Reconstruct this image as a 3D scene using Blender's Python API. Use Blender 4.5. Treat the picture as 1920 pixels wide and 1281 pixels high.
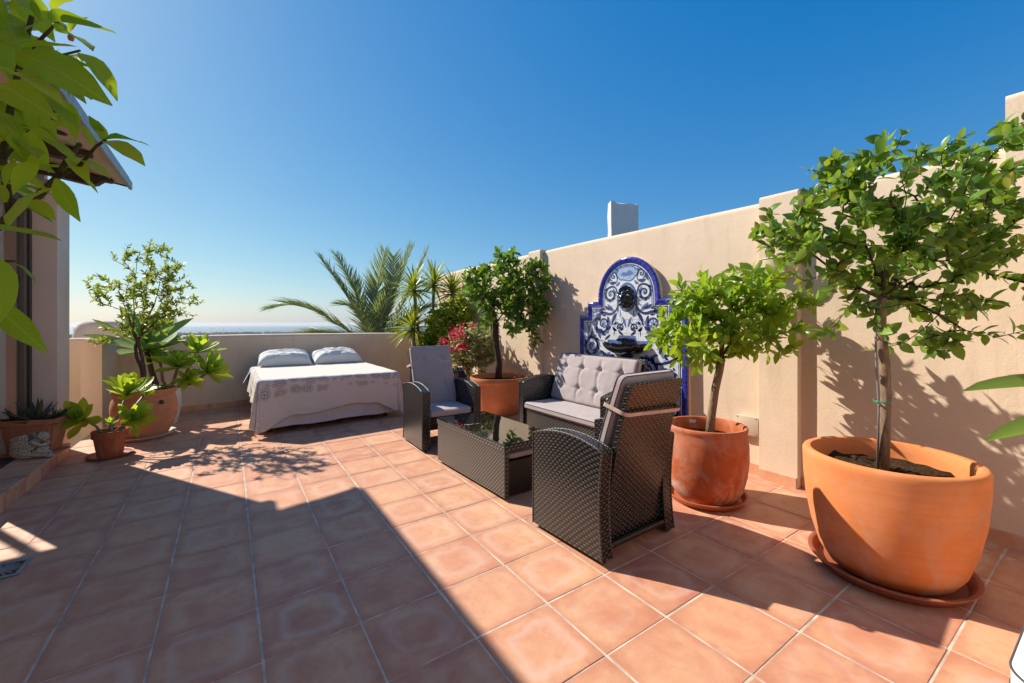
import bpy, bmesh, math, random
import numpy as np
from mathutils import Vector, Matrix, Quaternion, noise as mnoise

for o in list(bpy.data.objects):
    bpy.data.objects.remove(o, do_unlink=True)
SC = bpy.context.scene
COL = SC.collection
R = math.radians

# ------------------------------------------------------------------ camera
FPX, HORIZON, YAW, EYE = 796.66, 605.0, R(33.793), 1.3
SLX, SLY = .0227, .0029                      # the terrace falls gently towards its drain
cam = bpy.data.cameras.new('camera')
cam.sensor_width = 36.0
cam.lens = FPX / 1920 * 36
cam.shift_y = -(640.5 - HORIZON) / 1920
cam.clip_start = .05
cam.clip_end = 60000
camo = bpy.data.objects.new('camera', cam)
camo.location = (0, 0, EYE)
camo.rotation_euler = (R(90), 0, -YAW)
COL.objects.link(camo)
SC.camera = camo

# ------------------------------------------------------------------ sky, sun, exposure
SUN_EL, SUN_AZ = R(39), R(30)                # azimuth: 30 degrees from +Y towards -X
SUN_DIR = Vector((-math.sin(SUN_AZ) * math.cos(SUN_EL), math.cos(SUN_AZ) * math.cos(SUN_EL), math.sin(SUN_EL)))
world = bpy.data.worlds.new('World')
SC.world = world
world.use_nodes = True
wn = world.node_tree
wn.nodes.clear()
sky = wn.nodes.new('ShaderNodeTexSky')
sky.sky_type = 'NISHITA'
sky.sun_disc = False
sky.sun_elevation = SUN_EL
sky.sun_rotation = -SUN_AZ
sky.altitude = 150
sky.air_density = 1.0
sky.dust_density = .6
sky.ozone_density = 3.0
bg = wn.nodes.new('ShaderNodeBackground')
bg.inputs['Strength'].default_value = .1
wo = wn.nodes.new('ShaderNodeOutputWorld')
# the camera's colour response to the sky: one curve per channel, the same in every direction
EXPO = .62
sep = wn.nodes.new('ShaderNodeSeparateColor'); com = wn.nodes.new('ShaderNodeCombineColor')
wn.links.new(sky.outputs[0], sep.inputs[0])
for ch, (gain, pw, black) in enumerate(((.93, 1.0, .078), (.93, .86, 0), (.92, .45, 0))):
    a = wn.nodes.new('ShaderNodeMath'); a.operation = 'MULTIPLY'; a.inputs[1].default_value = .1
    k = wn.nodes.new('ShaderNodeMath'); k.operation = 'SUBTRACT'; k.inputs[1].default_value = black; k.use_clamp = True
    b = wn.nodes.new('ShaderNodeMath'); b.operation = 'POWER'; b.inputs[1].default_value = pw
    c = wn.nodes.new('ShaderNodeMath'); c.operation = 'MULTIPLY'; c.inputs[1].default_value = gain * 10 / 2 ** EXPO
    wn.links.new(sep.outputs[ch], a.inputs[0]); wn.links.new(a.outputs[0], k.inputs[0]); wn.links.new(k.outputs[0], b.inputs[0])
    wn.links.new(b.outputs[0], c.inputs[0]); wn.links.new(c.outputs[0], com.inputs[ch])
wn.links.new(com.outputs[0], bg.inputs['Color'])
wn.links.new(bg.outputs[0], wo.inputs['Surface'])
sun = bpy.data.lights.new('sun', 'SUN')
sun.energy = 4.5
sun.angle = R(.53)
sun.color = (1.0, .93, .82)
suno = bpy.data.objects.new('sun', sun)
suno.rotation_mode = 'QUATERNION'
suno.rotation_quaternion = SUN_DIR.to_track_quat('Z', 'Y')
suno.location = (-10, 18, 16)
COL.objects.link(suno)
SC.view_settings.view_transform = 'Standard'
SC.view_settings.look = 'None'
SC.view_settings.gamma = 1.0
SC.view_settings.exposure = EXPO
SC.view_settings.use_curve_mapping = False
SC.render.engine = 'CYCLES'
SC.cycles.use_denoising = True
SC.cycles.max_bounces = 10
SC.cycles.transparent_max_bounces = 12
SC.cycles.sample_clamp_indirect = 8

# ------------------------------------------------------------------ helpers: measuring
CS, CC = math.sin(YAW), math.cos(YAW)
def ray(x, y):
    u = (x - 960) / FPX; v = (HORIZON - y) / FPX
    return Vector((CS + u * CC, CC - u * CS, v))
def at(x, y, d):
    p = ray(x, y) * d; p.z += EYE; return p
def onX(x, y, X):
    r = ray(x, y); return at(x, y, X / r.x)
def onY(x, y, Y):
    r = ray(x, y); return at(x, y, Y / r.y)
def fz(x, y):
    return SLX * x + SLY * y
def proj(p):
    d = p[0] * CS + p[1] * CC
    if d < .05: return None
    return 960 + FPX * (p[0] * CC - p[1] * CS) / d, HORIZON - FPX * (p[2] - EYE) / d, d

# ------------------------------------------------------------------ helpers: objects
def tag(o, label=None, cat=None, group=None, kind=None):
    if label: o['label'] = label
    if cat: o['category'] = cat
    if group: o['group'] = group
    if kind: o['kind'] = kind
    return o
def link(name, data, parent=None, loc=None, rz=0):
    o = bpy.data.objects.new(name, data)
    COL.objects.link(o)
    if parent is not None: o.parent = parent
    if loc is not None: o.location = loc
    if rz: o.rotation_euler = (0, 0, rz)
    return o
def thing(name, loc, label, cat, group=None, rz=0):
    o = link(name, None, None, loc, rz)
    o.empty_display_size = .1
    return tag(o, label, cat, group)

class MB:
    def __init__(s):
        s.v, s.f, s.uv = [], [], None
    def add(s, vs, fs, M=None):
        b = len(s.v)
        if M is not None: vs = [M @ Vector(p) for p in vs]
        s.v.extend([tuple(p) for p in vs])
        s.f.extend([tuple(i + b for i in f) for f in fs])
        return s
    def box(s, x0, x1, y0, y1, z0, z1, M=None):
        vs = [(x0,y0,z0),(x1,y0,z0),(x1,y1,z0),(x0,y1,z0),(x0,y0,z1),(x1,y0,z1),(x1,y1,z1),(x0,y1,z1)]
        return s.add(vs, [(0,3,2,1),(4,5,6,7),(0,1,5,4),(1,2,6,5),(2,3,7,6),(3,0,4,7)], M)
    def bbox(s, x0, x1, y0, y1, z0, z1, b=.004, seg=2, M=None):
        bm = bmesh.new()
        bmesh.ops.create_cube(bm, size=1)
        for v in bm.verts:
            v.co = Vector(((x0+x1)/2 + v.co.x*(x1-x0), (y0+y1)/2 + v.co.y*(y1-y0), (z0+z1)/2 + v.co.z*(z1-z0)))
        bmesh.ops.bevel(bm, geom=bm.edges[:], offset=b, segments=seg, profile=.5, affect='EDGES')
        bm.verts.index_update()
        s.add([v.co.copy() for v in bm.verts], [[v.index for v in f.verts] for f in bm.faces], M)
        bm.free()
        return s
    def tube(s, pts, rad, n=8, cap=True, M=None):
        pts = [Vector(p) for p in pts]
        if not hasattr(rad, '__len__'): rad = [rad] * len(pts)
        vs, fs = [], []
        t0 = (pts[1] - pts[0]).normalized()
        a = t0.orthogonal().normalized()
        for i, p in enumerate(pts):
            t = (pts[min(i+1, len(pts)-1)] - pts[max(i-1, 0)]).normalized()
            a = (a - t * a.dot(t))
            if a.length < 1e-6: a = t.orthogonal()
            a.normalize()
            b = t.cross(a)
            for k in range(n):
                w = 2 * math.pi * k / n
                vs.append(p + (a * math.cos(w) + b * math.sin(w)) * rad[i])
        for i in range(len(pts) - 1):
            for k in range(n):
                fs.append((i*n+k, i*n+(k+1)%n, (i+1)*n+(k+1)%n, (i+1)*n+k))
        if cap:
            fs.append(tuple(range(n-1, -1, -1)))
            fs.append(tuple((len(pts)-1)*n + k for k in range(n)))
        return s.add(vs, fs, M)
    def loop(s, pts, rad, n=6):
        pts = [Vector(p) for p in pts]
        N = len(pts); vs, fs = [], []
        a = None
        for i, p in enumerate(pts):
            t = (pts[(i+1) % N] - pts[i-1]).normalized()
            a = t.orthogonal().normalized() if a is None else (a - t * a.dot(t)).normalized()
            b = t.cross(a)
            for k in range(n):
                w = 2 * math.pi * k / n
                vs.append(p + (a * math.cos(w) + b * math.sin(w)) * rad)
        for i in range(N):
            j = (i + 1) % N
            for k in range(n):
                fs.append((i*n+k, i*n+(k+1)%n, j*n+(k+1)%n, j*n+k))
        return s.add(vs, fs)
    def lathe(s, prof, n=48, M=None, sx=1, sy=1, wob=0, seed=0):
        vs, fs = [], []
        m = len(prof)
        for k in range(n):
            w = 2 * math.pi * k / n
            for j, (r, z) in enumerate(prof):
                q = 1 + wob * math.sin(2 * w + seed) + wob * .6 * math.sin(3 * w + j * .2 + seed * 2)
                vs.append((r * q * math.cos(w) * sx, r * q * math.sin(w) * sy, z))
        for k in range(n):
            k2 = (k + 1) % n
            for j in range(m - 1):
                if prof[j][0] < 1e-6 and prof[j+1][0] < 1e-6: continue
                fs.append((k*m+j, k2*m+j, k2*m+j+1, k*m+j+1))
        return s.add(vs, fs, M)
    def prism(s, poly, h0, h1, M=None):
        n = len(poly)
        vs = [(x, y, h0) for x, y in poly] + [(x, y, h1) for x, y in poly]
        fs = [tuple(range(n-1, -1, -1)), tuple(range(n, 2*n))] + [(i, (i+1)%n, n+(i+1)%n, n+i) for i in range(n)]
        return s.add(vs, fs, M)
    def grid(s, P, flip=False, closed_u=False):
        """P: array (nu, nv, 3)"""
        nu, nv = P.shape[:2]
        b = len(s.v)
        s.v.extend(map(tuple, P.reshape(-1, 3).tolist()))
        for i in range(nu if closed_u else nu - 1):
            i2 = (i + 1) % nu
            for j in range(nv - 1):
                q = (b+i*nv+j, b+i2*nv+j, b+i2*nv+j+1, b+i*nv+j+1)
                s.f.append(q[::-1] if flip else q)
        return s
    def mesh(s, name, mat, smooth=None, attr=None):
        me = bpy.data.meshes.new(name)
        me.from_pydata(s.v, [], s.f)
        if mat is not None: me.materials.append(mat)
        if smooth is not None:
            me.polygons.foreach_set('use_smooth', [True] * len(me.polygons))
            if smooth < 180: me.set_sharp_from_angle(angle=R(smooth))
        if attr is not None:
            for k, vals in attr.items():
                at_ = me.attributes.new(k, 'FLOAT', 'POINT')
                at_.data.foreach_set('value', np.asarray(vals, dtype=np.float32))
        me.update()
        return me
    def build(s, name, mat, parent=None, smooth=None, loc=None, attr=None):
        return link(name, s.mesh(name, mat, smooth, attr), parent, loc)

# ------------------------------------------------------------------ helpers: materials
class NT:
    def __init__(s, name):
        s.m = bpy.data.materials.new(name)
        s.m.use_nodes = True
        s.t = s.m.node_tree
        s.t.nodes.clear()
        s.out = s.t.nodes.new('ShaderNodeOutputMaterial')
    def n(s, typ, **kw):
        nd = s.t.nodes.new('ShaderNode' + typ)
        for k, v in kw.items():
            if k.startswith('_'): nd.inputs[k[1:].replace('_', ' ')].default_value = v
            else: setattr(nd, k, v)
        return nd
    def l(s, a, b):
        s.t.links.new(a, b)
    def math(s, op, a, b=None, clamp=False):
        nd = s.n('Math', operation=op, use_clamp=clamp)
        for i, q in enumerate((a, b)):
            if q is None: continue
            if isinstance(q, (int, float)): nd.inputs[i].default_value = q
            else: s.l(q, nd.inputs[i])
        return nd.outputs[0]
    def mix(s, fac, a, b, blend='MIX'):
        nd = s.n('Mix', data_type='RGBA', blend_type=blend)
        for i, q in ((0, fac), (6, a), (7, b)):
            if isinstance(q, (int, float)): nd.inputs[i].default_value = q
            elif isinstance(q, (tuple, list)): nd.inputs[i].default_value = tuple(q) + ((1,) if len(q) == 3 else ())
            else: s.l(q, nd.inputs[i])
        return nd.outputs[2]
    def ramp(s, fac, stops, interp='LINEAR'):
        nd = s.n('ValToRGB')
        nd.color_ramp.interpolation = interp
        el = nd.color_ramp.elements
        while len(el) > 1: el.remove(el[-1])
        for i, (p, c) in enumerate(stops):
            e = el[0] if i == 0 else el.new(p)
            e.position = p
            e.color = (c, c, c, 1) if isinstance(c, (int, float)) else tuple(c) + (1,)
        s.l(fac, nd.inputs[0])
        return nd.outputs[0]
    def coords(s, kind='Object'):
        return s.n('TexCoord').outputs[kind]
    def noise(s, vec, scale, detail=4, rough=.55, w=None, dist=0):
        nd = s.n('TexNoise', noise_dimensions='4D' if w is not None else '3D')
        nd.inputs['Scale'].default_value = scale
        nd.inputs['Detail'].default_value = detail
        nd.inputs['Roughness'].default_value = rough
        nd.inputs['Distortion'].default_value = dist
        s.l(vec, nd.inputs['Vector'])
        if w is not None: s.l(w, nd.inputs['W'])
        return nd.outputs['Fac']
    def bump(s, h, strength, dist=.01, normal=None):
        nd = s.n('Bump')
        nd.inputs['Strength'].default_value = strength
        nd.inputs['Distance'].default_value = dist
        s.l(h, nd.inputs['Height'])
        if normal is not None: s.l(normal, nd.inputs['Normal'])
        return nd.outputs[0]
    def principled(s, color, rough=.6, spec=.4, normal=None, **kw):
        p = s.n('BsdfPrincipled')
        for nm, q in (('Base Color', color), ('Roughness', rough), ('Specular IOR Level', spec)):
            if isinstance(q, (int, float)): p.inputs[nm].default_value = q
            elif isinstance(q, (tuple, list)): p.inputs[nm].default_value = tuple(q) + (1,)
            else: s.l(q, p.inputs[nm])
        for k, v in kw.items(): p.inputs[k.replace('_', ' ')].default_value = v
        if normal is not None: s.l(normal, p.inputs['Normal'])
        return p
    def done(s, bsdf):
        s.l(bsdf.outputs[0], s.out.inputs['Surface'])
        return s.m
def mul(c, k): return tuple(q * k for q in c)

def mat_plain(name, col, rough=.6, spec=.4, var=.12, scale=12, bump=0, metallic=0, bscale=60):
    t = NT(name); co = t.coords()
    n = t.noise(co, scale, 4)
    c = t.mix(t.ramp(n, [(.3, 0), (.7, 1)]), mul(col, 1 - var), mul(col, 1 + var))
    nr = t.bump(t.noise(co, bscale, 3), bump, .004) if bump else None
    return t.done(t.principled(c, rough, spec, nr, Metallic=metallic))

def mat_stucco(name, col, bscale=22, bstr=.55, stain=.25):
    t = NT(name); co = t.coords()
    big = t.noise(co, 1.3, 5, .6)
    fine = t.noise(co, 9, 5, .6)
    c = t.mix(t.ramp(big, [(.35, 0), (.7, 1)]), mul(col, .93), mul(col, 1.05))
    c = t.mix(t.math('MULTIPLY', t.ramp(fine, [(.45, 0), (.75, 1)]), stain), c, mul(col, .82))
    mp = t.n('Mapping'); mp.inputs['Scale'].default_value = (3.5, 3.5, .5); t.l(co, mp.inputs['Vector'])
    st = t.noise(mp.outputs[0], 3, 4, .6)
    c = t.mix(t.math('MULTIPLY', t.ramp(st, [(.55, 0), (.75, 1)]), .42), c, (col[0]*.74, col[1]*.72, col[2]*.68))
    patch = t.ramp(t.noise(co, .9, 6, .7, dist=1.5), [(.56, 0), (.60, 1)])
    c = t.mix(t.math('MULTIPLY', patch, .16), c, (col[0]*1.12, col[1]*1.12, col[2]*1.12))
    vc = t.n('TexVoronoi', feature='DISTANCE_TO_EDGE'); vc.inputs['Scale'].default_value = 1.1
    wob = t.n('Mix', data_type='VECTOR'); wob.inputs[0].default_value = .18
    nzv = t.n('TexNoise'); nzv.inputs['Scale'].default_value = 5; t.l(co, nzv.inputs['Vector'])
    t.l(co, wob.inputs[4]); t.l(nzv.outputs['Color'], wob.inputs[5]); t.l(wob.outputs[1], vc.inputs['Vector'])
    crack = t.ramp(vc.outputs['Distance'], [(.0015, 1), (.0035, 0)])
    crack = t.math('MULTIPLY', crack, t.ramp(big, [(.52, 0), (.6, 1)]))
    c = t.mix(t.math('MULTIPLY', crack, .35), c, mul(col, .5))
    h1 = t.noise(co, bscale, 7, .68, dist=.25)
    pit = t.ramp(t.noise(co, bscale * .8, 3, .5), [(.62, 1), (.70, 0)])
    h = t.math('ADD', h1, t.math('MULTIPLY', pit, .3))
    h2 = t.noise(co, 2.4, 3)
    nr = t.bump(h2, .25, .03)
    nr = t.bump(h, bstr, .006, nr)
    return t.done(t.principled(c, .92, .15, nr))

def mat_tile(name):
    t = NT(name); co = t.coords()
    oi = t.n('ObjectInfo')
    rnd = oi.outputs['Random']
    w = t.math('MULTIPLY', rnd, 37.0)
    at_ = t.n('Attribute', attribute_name='var')
    w = t.math('ADD', w, t.math('MULTIPLY', at_.outputs['Fac'], 51.0))
    n1 = t.noise(co, 5.5, 5, .6, w, .5)
    n2 = t.noise(co, 26, 6, .65, w)
    n3 = t.noise(co, 120, 3, .6, w)
    base = t.ramp(t.math('FRACT', t.math('MULTIPLY', t.math('ADD', rnd, at_.outputs['Fac']), 7.31)),
                  [(0, (.48, .185, .115)), (.22, (.60, .265, .155)), (.45, (.54, .23, .135)), (.7, (.67, .335, .19)), (1, (.52, .195, .128))])
    c = t.mix(t.math('MULTIPLY', t.ramp(n1, [(.36, 0), (.66, 1)]), .8), base, (.70, .415, .235))
    c = t.mix(t.math('MULTIPLY', t.ramp(n2, [(.50, 0), (.72, 1)]), .45), c, (.50, .205, .135))
    # worn pale ring that follows the edge of each tile, broken up by noise
    sp = t.n('SeparateXYZ'); t.l(co, sp.inputs[0])
    ax = t.math('ABSOLUTE', sp.outputs[0]); ay = t.math('ABSOLUTE', sp.outputs[1])
    p4 = t.math('POWER', t.math('ADD', t.math('POWER', t.math('DIVIDE', ax, .178), 5), t.math('POWER', t.math('DIVIDE', ay, .178), 5)), .2)
    n0 = t.noise(co, 2.6, 3, .6, w, .8)
    rr = t.math('ADD', p4, t.math('ADD', t.math('MULTIPLY', t.math('SUBTRACT', n0, .5), 1.15), t.math('MULTIPLY', t.math('SUBTRACT', n1, .5), .3)))
    ring = t.ramp(rr, [(.42, 0), (.66, 1), (.74, .55), (.80, 0)])
    amt = t.math('FRACT', t.math('MULTIPLY', t.math('ADD', rnd, at_.outputs['Fac']), 13.7))
    c = t.mix(t.math('MULTIPLY', t.math('MULTIPLY', ring, amt), .52), c, (.66, .47, .38))
    edge = t.ramp(p4, [(.82, 0), (1.0, 1)])
    c = t.mix(t.math('MULTIPLY', t.math('MULTIPLY', edge, n2), .8), c, (.44, .165, .10))
    sp2 = t.ramp(n3, [(.66, 0), (.72, 1)])
    c = t.mix(t.math('MULTIPLY', sp2, .35), c, (.20, .10, .07))
    h = t.math('ADD', t.math('MULTIPLY', n2, .6), t.math('MULTIPLY', n3, .25))
    nr = t.bump(h, .22, .004)
    nr = t.bump(n1, .18, .012, nr)
    rough = t.math('ADD', t.math('MULTIPLY', n2, .25), .42)
    return t.done(t.principled(c, rough, .32, nr))

def mat_leaf(name, stops, trans=(.30, .42, .03), tf=.42, rough=.38, spec=.45, vein=False):
    t = NT(name)
    a = t.n('Attribute', attribute_name='var')
    oi = t.n('ObjectInfo')
    v = t.math('FRACT', t.math('ADD', a.outputs['Fac'], oi.outputs['Random']))
    c = t.ramp(v, stops)
    co = t.coords()
    nz = t.noise(co, 30, 3)
    if vein:                                 # pale midrib and side veins of a single large leaf
        sx = t.n('SeparateXYZ'); t.l(co, sx.inputs[0])
        ax = t.math('ABSOLUTE', sx.outputs[0])
        rib = t.ramp(ax, [(.006, 1), (.016, 0)])
        sd = t.math('SINE', t.math('MULTIPLY', t.math('SUBTRACT', sx.outputs[1], t.math('MULTIPLY', ax, .9)), 62))
        sd = t.math('MULTIPLY', t.ramp(sd, [(.8, 0), (1, 1)]), .35)
        c = t.mix(t.math('MULTIPLY', t.math('MAXIMUM', rib, sd), .45), c, (.42, .52, .12))
    c = t.mix(t.math('MULTIPLY', nz, .35), c, t.mix(1, c, (.72, .72, .6), 'MULTIPLY'))
    p = t.principled(c, rough, spec, t.bump(nz, .15, .002))
    tr = t.n('BsdfTranslucent')
    t.l(t.mix(.7, c, trans), tr.inputs['Color'])
    mx = t.n('MixShader'); mx.inputs[0].default_value = tf
    t.l(p.outputs[0], mx.inputs[1]); t.l(tr.outputs[0], mx.inputs[2])
    t.l(mx.outputs[0], t.out.inputs['Surface'])
    return t.m

def mat_bark(name, col, scale=1):
    t = NT(name); co = t.coords()
    mp = t.n('Mapping'); mp.inputs['Scale'].default_value = (3, 3, 1); t.l(co, mp.inputs['Vector'])
    n = t.noise(mp.outputs[0], 22 * scale, 5, .65)
    c = t.ramp(n, [(.3, mul(col, .55)), (.55, col), (.75, mul(col, 1.4))])
    return t.done(t.principled(c, .85, .2, t.bump(n, .6, .006)))

def mat_terracotta(name, col, chalk=0, lines=.15, dark=.2, rough=.75, zlo=None):
    t = NT(name); co = t.coords()
    n = t.noise(co, 6, 5, .6); n2 = t.noise(co, 40, 4)
    c = t.mix(t.ramp(n, [(.3, 0), (.7, 1)]), mul(col, 1 - dark), mul(col, 1 + dark * .5))
    mp = t.n('Mapping'); mp.inputs['Scale'].default_value = (.6, .6, 26); t.l(co, mp.inputs['Vector'])
    ln = t.noise(mp.outputs[0], 3, 4, .6)
    c = t.mix(t.math('MULTIPLY', t.ramp(ln, [(.4, 0), (.65, 1)]), lines), c, mul(col, .7))
    if chalk:
        mp2 = t.n('Mapping'); mp2.inputs['Scale'].default_value = (1, 1, .7); t.l(co, mp2.inputs['Vector'])
        m = t.ramp(t.noise(mp2.outputs[0], 5, 6, .7, dist=1.2), [(.44, 0), (.64, 1)])
        sz = t.n('SeparateXYZ'); t.l(co, sz.inputs[0])
        low = t.ramp(sz.outputs[2], [(.02, 1), (.3, .45), (.5, .25)])
        c = t.mix(t.math('MULTIPLY', t.math('MULTIPLY', m, low), chalk), c, (.62, .47, .40))
    h = t.math('ADD', t.math('MULTIPLY', ln, .5), t.math('MULTIPLY', n2, .3))
    return t.done(t.principled(c, rough, .25, t.bump(h, .22, .004)))

def mat_fabric(name, col, weave=900, rough=.85, var=.06, bstr=.25, sheen=.3):
    t = NT(name); co = t.coords()
    n = t.noise(co, 7, 4)
    c = t.mix(t.ramp(n, [(.3, 0), (.7, 1)]), mul(col, 1 - var), mul(col, 1 + var))
    f = t.noise(co, weave, 2)
    c = t.mix(t.math('MULTIPLY', f, .25), c, mul(col, .75))
    h = t.noise(co, 26, 4, .5)
    nr = t.bump(h, bstr, .004)
    nr = t.bump(f, .15, .001, nr)
    return t.done(t.principled(c, rough, .15, nr, Sheen_Weight=sheen))

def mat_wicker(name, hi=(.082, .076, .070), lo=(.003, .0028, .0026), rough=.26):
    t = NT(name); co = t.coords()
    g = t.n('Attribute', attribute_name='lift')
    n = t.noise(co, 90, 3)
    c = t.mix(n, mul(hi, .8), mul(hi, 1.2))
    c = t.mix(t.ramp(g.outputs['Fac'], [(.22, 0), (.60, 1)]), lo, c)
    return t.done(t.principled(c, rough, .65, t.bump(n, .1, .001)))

M = {}
M['tile'] = mat_tile('terracotta floor tile')
M['grout'] = mat_plain('cement grout', (.56, .48, .385), .95, .1, .35, 9, .4)
M['wall'] = mat_stucco('warm stucco', (.78, .605, .445), 70, .32, .14)
M['wall_back'] = mat_stucco('parapet stucco', (.76, .58, .43), 70, .3, .12)
M['house_wall'] = mat_stucco('house stucco', (.72, .56, .46), 70, .25, .12)
M['pillar'] = mat_stucco('pillar stucco', (.74, .59, .48), 70, .25, .12)
M['hump'] = mat_stucco('neighbour stucco', (.66, .53, .41), 60, .5)
M['metal_grey'] = mat_plain('grey metal', (.30, .31, .31), .45, .5, .2, 8, .1, .3)
M['dark_wood'] = mat_plain('dark stained wood', (.055, .037, .03), .6, .35, .3, 14, .3)
M['soffit'] = mat_plain('cream soffit board', (.56, .45, .37), .75, .25, .08, 5, .1)
M['dark_frame'] = mat_plain('dark door frame', (.03, .024, .02), .4, .5, .2)
M['white_paint'] = mat_plain('white paint', (.72, .70, .66), .6, .4, .04)
M['black_metal'] = mat_plain('black metal', (.012, .012, .013), .35, .5, .2)
M['steel'] = mat_plain('steel', (.45, .45, .45), .3, .5, .1, 10, 0, 1)
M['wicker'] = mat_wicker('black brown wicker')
M['wicker_dark'] = mat_wicker('dark wicker', (.035, .030, .027), (.005, .004, .004), .42)
M['wicker_lit'] = mat_wicker('wicker lightened as sunlit', (.21, .19, .165), (.006, .005, .005), .34)  # same wicker in paler colour, imitating light catching the table and sofa
t = NT('wound wicker edge'); co = t.coords()
wv = t.n('TexWave', wave_type='BANDS', bands_direction='DIAGONAL'); wv.inputs['Scale'].default_value = 30; t.l(co, wv.inputs['Vector'])
M['wicker_edge'] = t.done(t.principled(t.mix(wv.outputs['Fac'], (.01, .009, .008), (.10, .092, .085)), .32, .6, t.bump(wv.outputs['Fac'], .6, .003)))
M['cushion'] = mat_fabric('mauve grey cushion', (.42, .352, .342))
M['piping'] = mat_plain('dark piping', (.085, .075, .08), .85, .15)
M['piping_light'] = mat_plain('pale piping', (.46, .41, .41), .8, .2)
M['strap'] = mat_plain('beige strap', (.55, .42, .37), .8, .2)
M['soil'] = mat_plain('dark potting soil', (.050, .028, .016), 1.0, .02, .6, 60, 1.0, 0, 45)
M['soil_dry'] = mat_plain('dry soil', (.11, .075, .045), .95, .1, .4, 40, 1.0, 0, 45)
M['pot_big'] = mat_terracotta('new orange terracotta', (.78, .262, .085), .5, .2, .14, .78)
M['pot_mid'] = mat_terracotta('chalky red terracotta', (.58, .14, .045), 1.0, .2, .3, .7)
M['pot_rear'] = mat_terracotta('brown terracotta', (.58, .20, .075), .35, .25, .2, .6)
M['pot_left'] = mat_terracotta('ribbed terracotta', (.62, .255, .12), .2, .4, .2)
M['pot_small'] = mat_terracotta('deep red terracotta', (.46, .125, .05), .4, .3, .25)
M['planter'] = mat_terracotta('trough terracotta', (.46, .19, .095), .2, .3, .25)
M['saucer_red'] = mat_plain('red plastic saucer', (.46, .13, .05), .45, .4, .1)
M['saucer_brown'] = mat_plain('brown plastic saucer', (.34, .11, .06), .5, .35, .15)
M['saucer_white'] = mat_plain('cream saucer', (.62, .56, .47), .6, .3, .1)
M['pot_white'] = mat_plain('white glazed pot', (.72, .71, .68), .35, .5, .05)
M['pot_blue'] = mat_plain('blue glazed pot', (.012, .02, .10), .2, .6, .2)

# ================================================================== THE SETTING
WX_, PX_, PY_ = 3.52, 3.46, 7.72            # right wall face, pier face, parapet face
TS, TX0, TY0 = .363, .1126, 1.5102          # floor tile pitch and phase
rng = random.Random(7)

# ---- terrace floor: a mortar bed with the tiles laid on it
mb = MB()
xs = np.linspace(-1.36, 3.6, 12); ys = np.linspace(-2.6, 7.85, 12)
P = np.array([[(x, y, fz(x, y) - .0022) for y in ys] for x in xs])
mb.grid(P)
floor = mb.build('floor', M['grout'])
tag(floor, 'terracotta tiled terrace floor with pale grout lines', None, None, 'structure')
H2 = (TS - .0085) / 2
tb = MB().bbox(-H2 + .0003, H2 - .0003, -H2 - .0002, H2 + .0002, -.014, 0, .0022, 2)
tile_me = tb.mesh('tile', M['tile'])
tilt = Matrix.Rotation(-math.atan(SLX), 4, 'Y') @ Matrix.Rotation(math.atan(SLY), 4, 'X')
cells = []
for i in range(-4, 10):
    for j in range(-11, 18):
        cx, cy = TX0 + (i + .5) * TS, TY0 + (j + .5) * TS
        if cx - H2 > WX_ or cy - H2 > PY_: continue
        q = proj((cx, cy, fz(cx, cy)))
        vis = q is not None and -140 < q[0] < 2060 and q[1] < 1420
        cells.append((not vis, q[2] if q else 99, cx, cy))
cells.sort()
rest = MB(); rest_var = []
for k, (hid, d, cx, cy) in enumerate(cells):
    jit = Matrix.Rotation(R(rng.uniform(-.22, .22)), 4, 'X') @ Matrix.Rotation(R(rng.uniform(-.22, .22)), 4, 'Y') @ Matrix.Rotation(R(rng.uniform(-.25, .25)), 4, 'Z')
    mt = Matrix.Translation((cx + rng.uniform(-.0012, .0012), cy + rng.uniform(-.0012, .0012), fz(cx, cy) + rng.uniform(-.0008, .0008))) @ tilt @ jit
    if k < 296 and not hid:
        o = link('tile', tile_me, floor)
        o.matrix_basis = mt
    else:
        n0 = len(rest.v)
        rest.add(tb.v, tb.f, mt)
        rest_var += [rng.random()] * (len(rest.v) - n0)
if rest.v:
    o = rest.build('tile_field', M['tile'], floor, None, attr={'var': rest_var})
    tag(o, None, None, None, 'stuff')

# ---- walls swept from a section
def sweep(sec, a0, a1, axis, n=40, wob=.004, seed=0, caps=True):
    """sec: list of (t, z); axis 'Y': t is x and the wall runs along y; axis 'X': t is y."""
    mb = MB(); m = len(sec)
    vs, fs = [], []
    for i in range(n + 1):
        a = a0 + (a1 - a0) * i / n
        for (t, z) in sec:
            k = mnoise.noise(Vector((a * 1.7 + seed, t * 3, z * 1.3))) * wob
            k2 = mnoise.noise(Vector((a * 1.1 + seed + 9, t * 3, z * .3))) * wob * 1.4
            vs.append((t + k, a, z + (k2 if z > .9 else 0)) if axis == 'Y' else (a, t + k, z + (k2 if z > .9 else 0)))
    for i in range(n):
        for j in range(m):
            j2 = (j + 1) % m
            q = (i*m+j, i*m+j2, (i+1)*m+j2, (i+1)*m+j)
            fs.append(q if axis == 'X' else q[::-1])
    if caps:
        c0 = tuple(range(m)); c1 = tuple(n*m + j for j in range(m))
        fs.append(c0[::-1] if axis == 'X' else c0); fs.append(c1 if axis == 'X' else c1[::-1])
    return mb.add(vs, fs)
def wall_section(t0, t1, zb, zt, r=.045, flip=False):
    s = [(t0, zb)]
    for z in np.linspace(zb + .3, zt - r, 6): s.append((t0, float(z)))
    for k in range(1, 6):
        a = math.pi / 2 * k / 6
        s.append((t0 + r * (1 - math.cos(a)), zt - r + r * math.sin(a)))
    for k in range(0, 6):
        a = math.pi / 2 * k / 6
        s.append((t1 - r * (1 - math.sin(a)) , zt - r + r * math.cos(a)))
    s.append((t1, zb))
    return s

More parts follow.
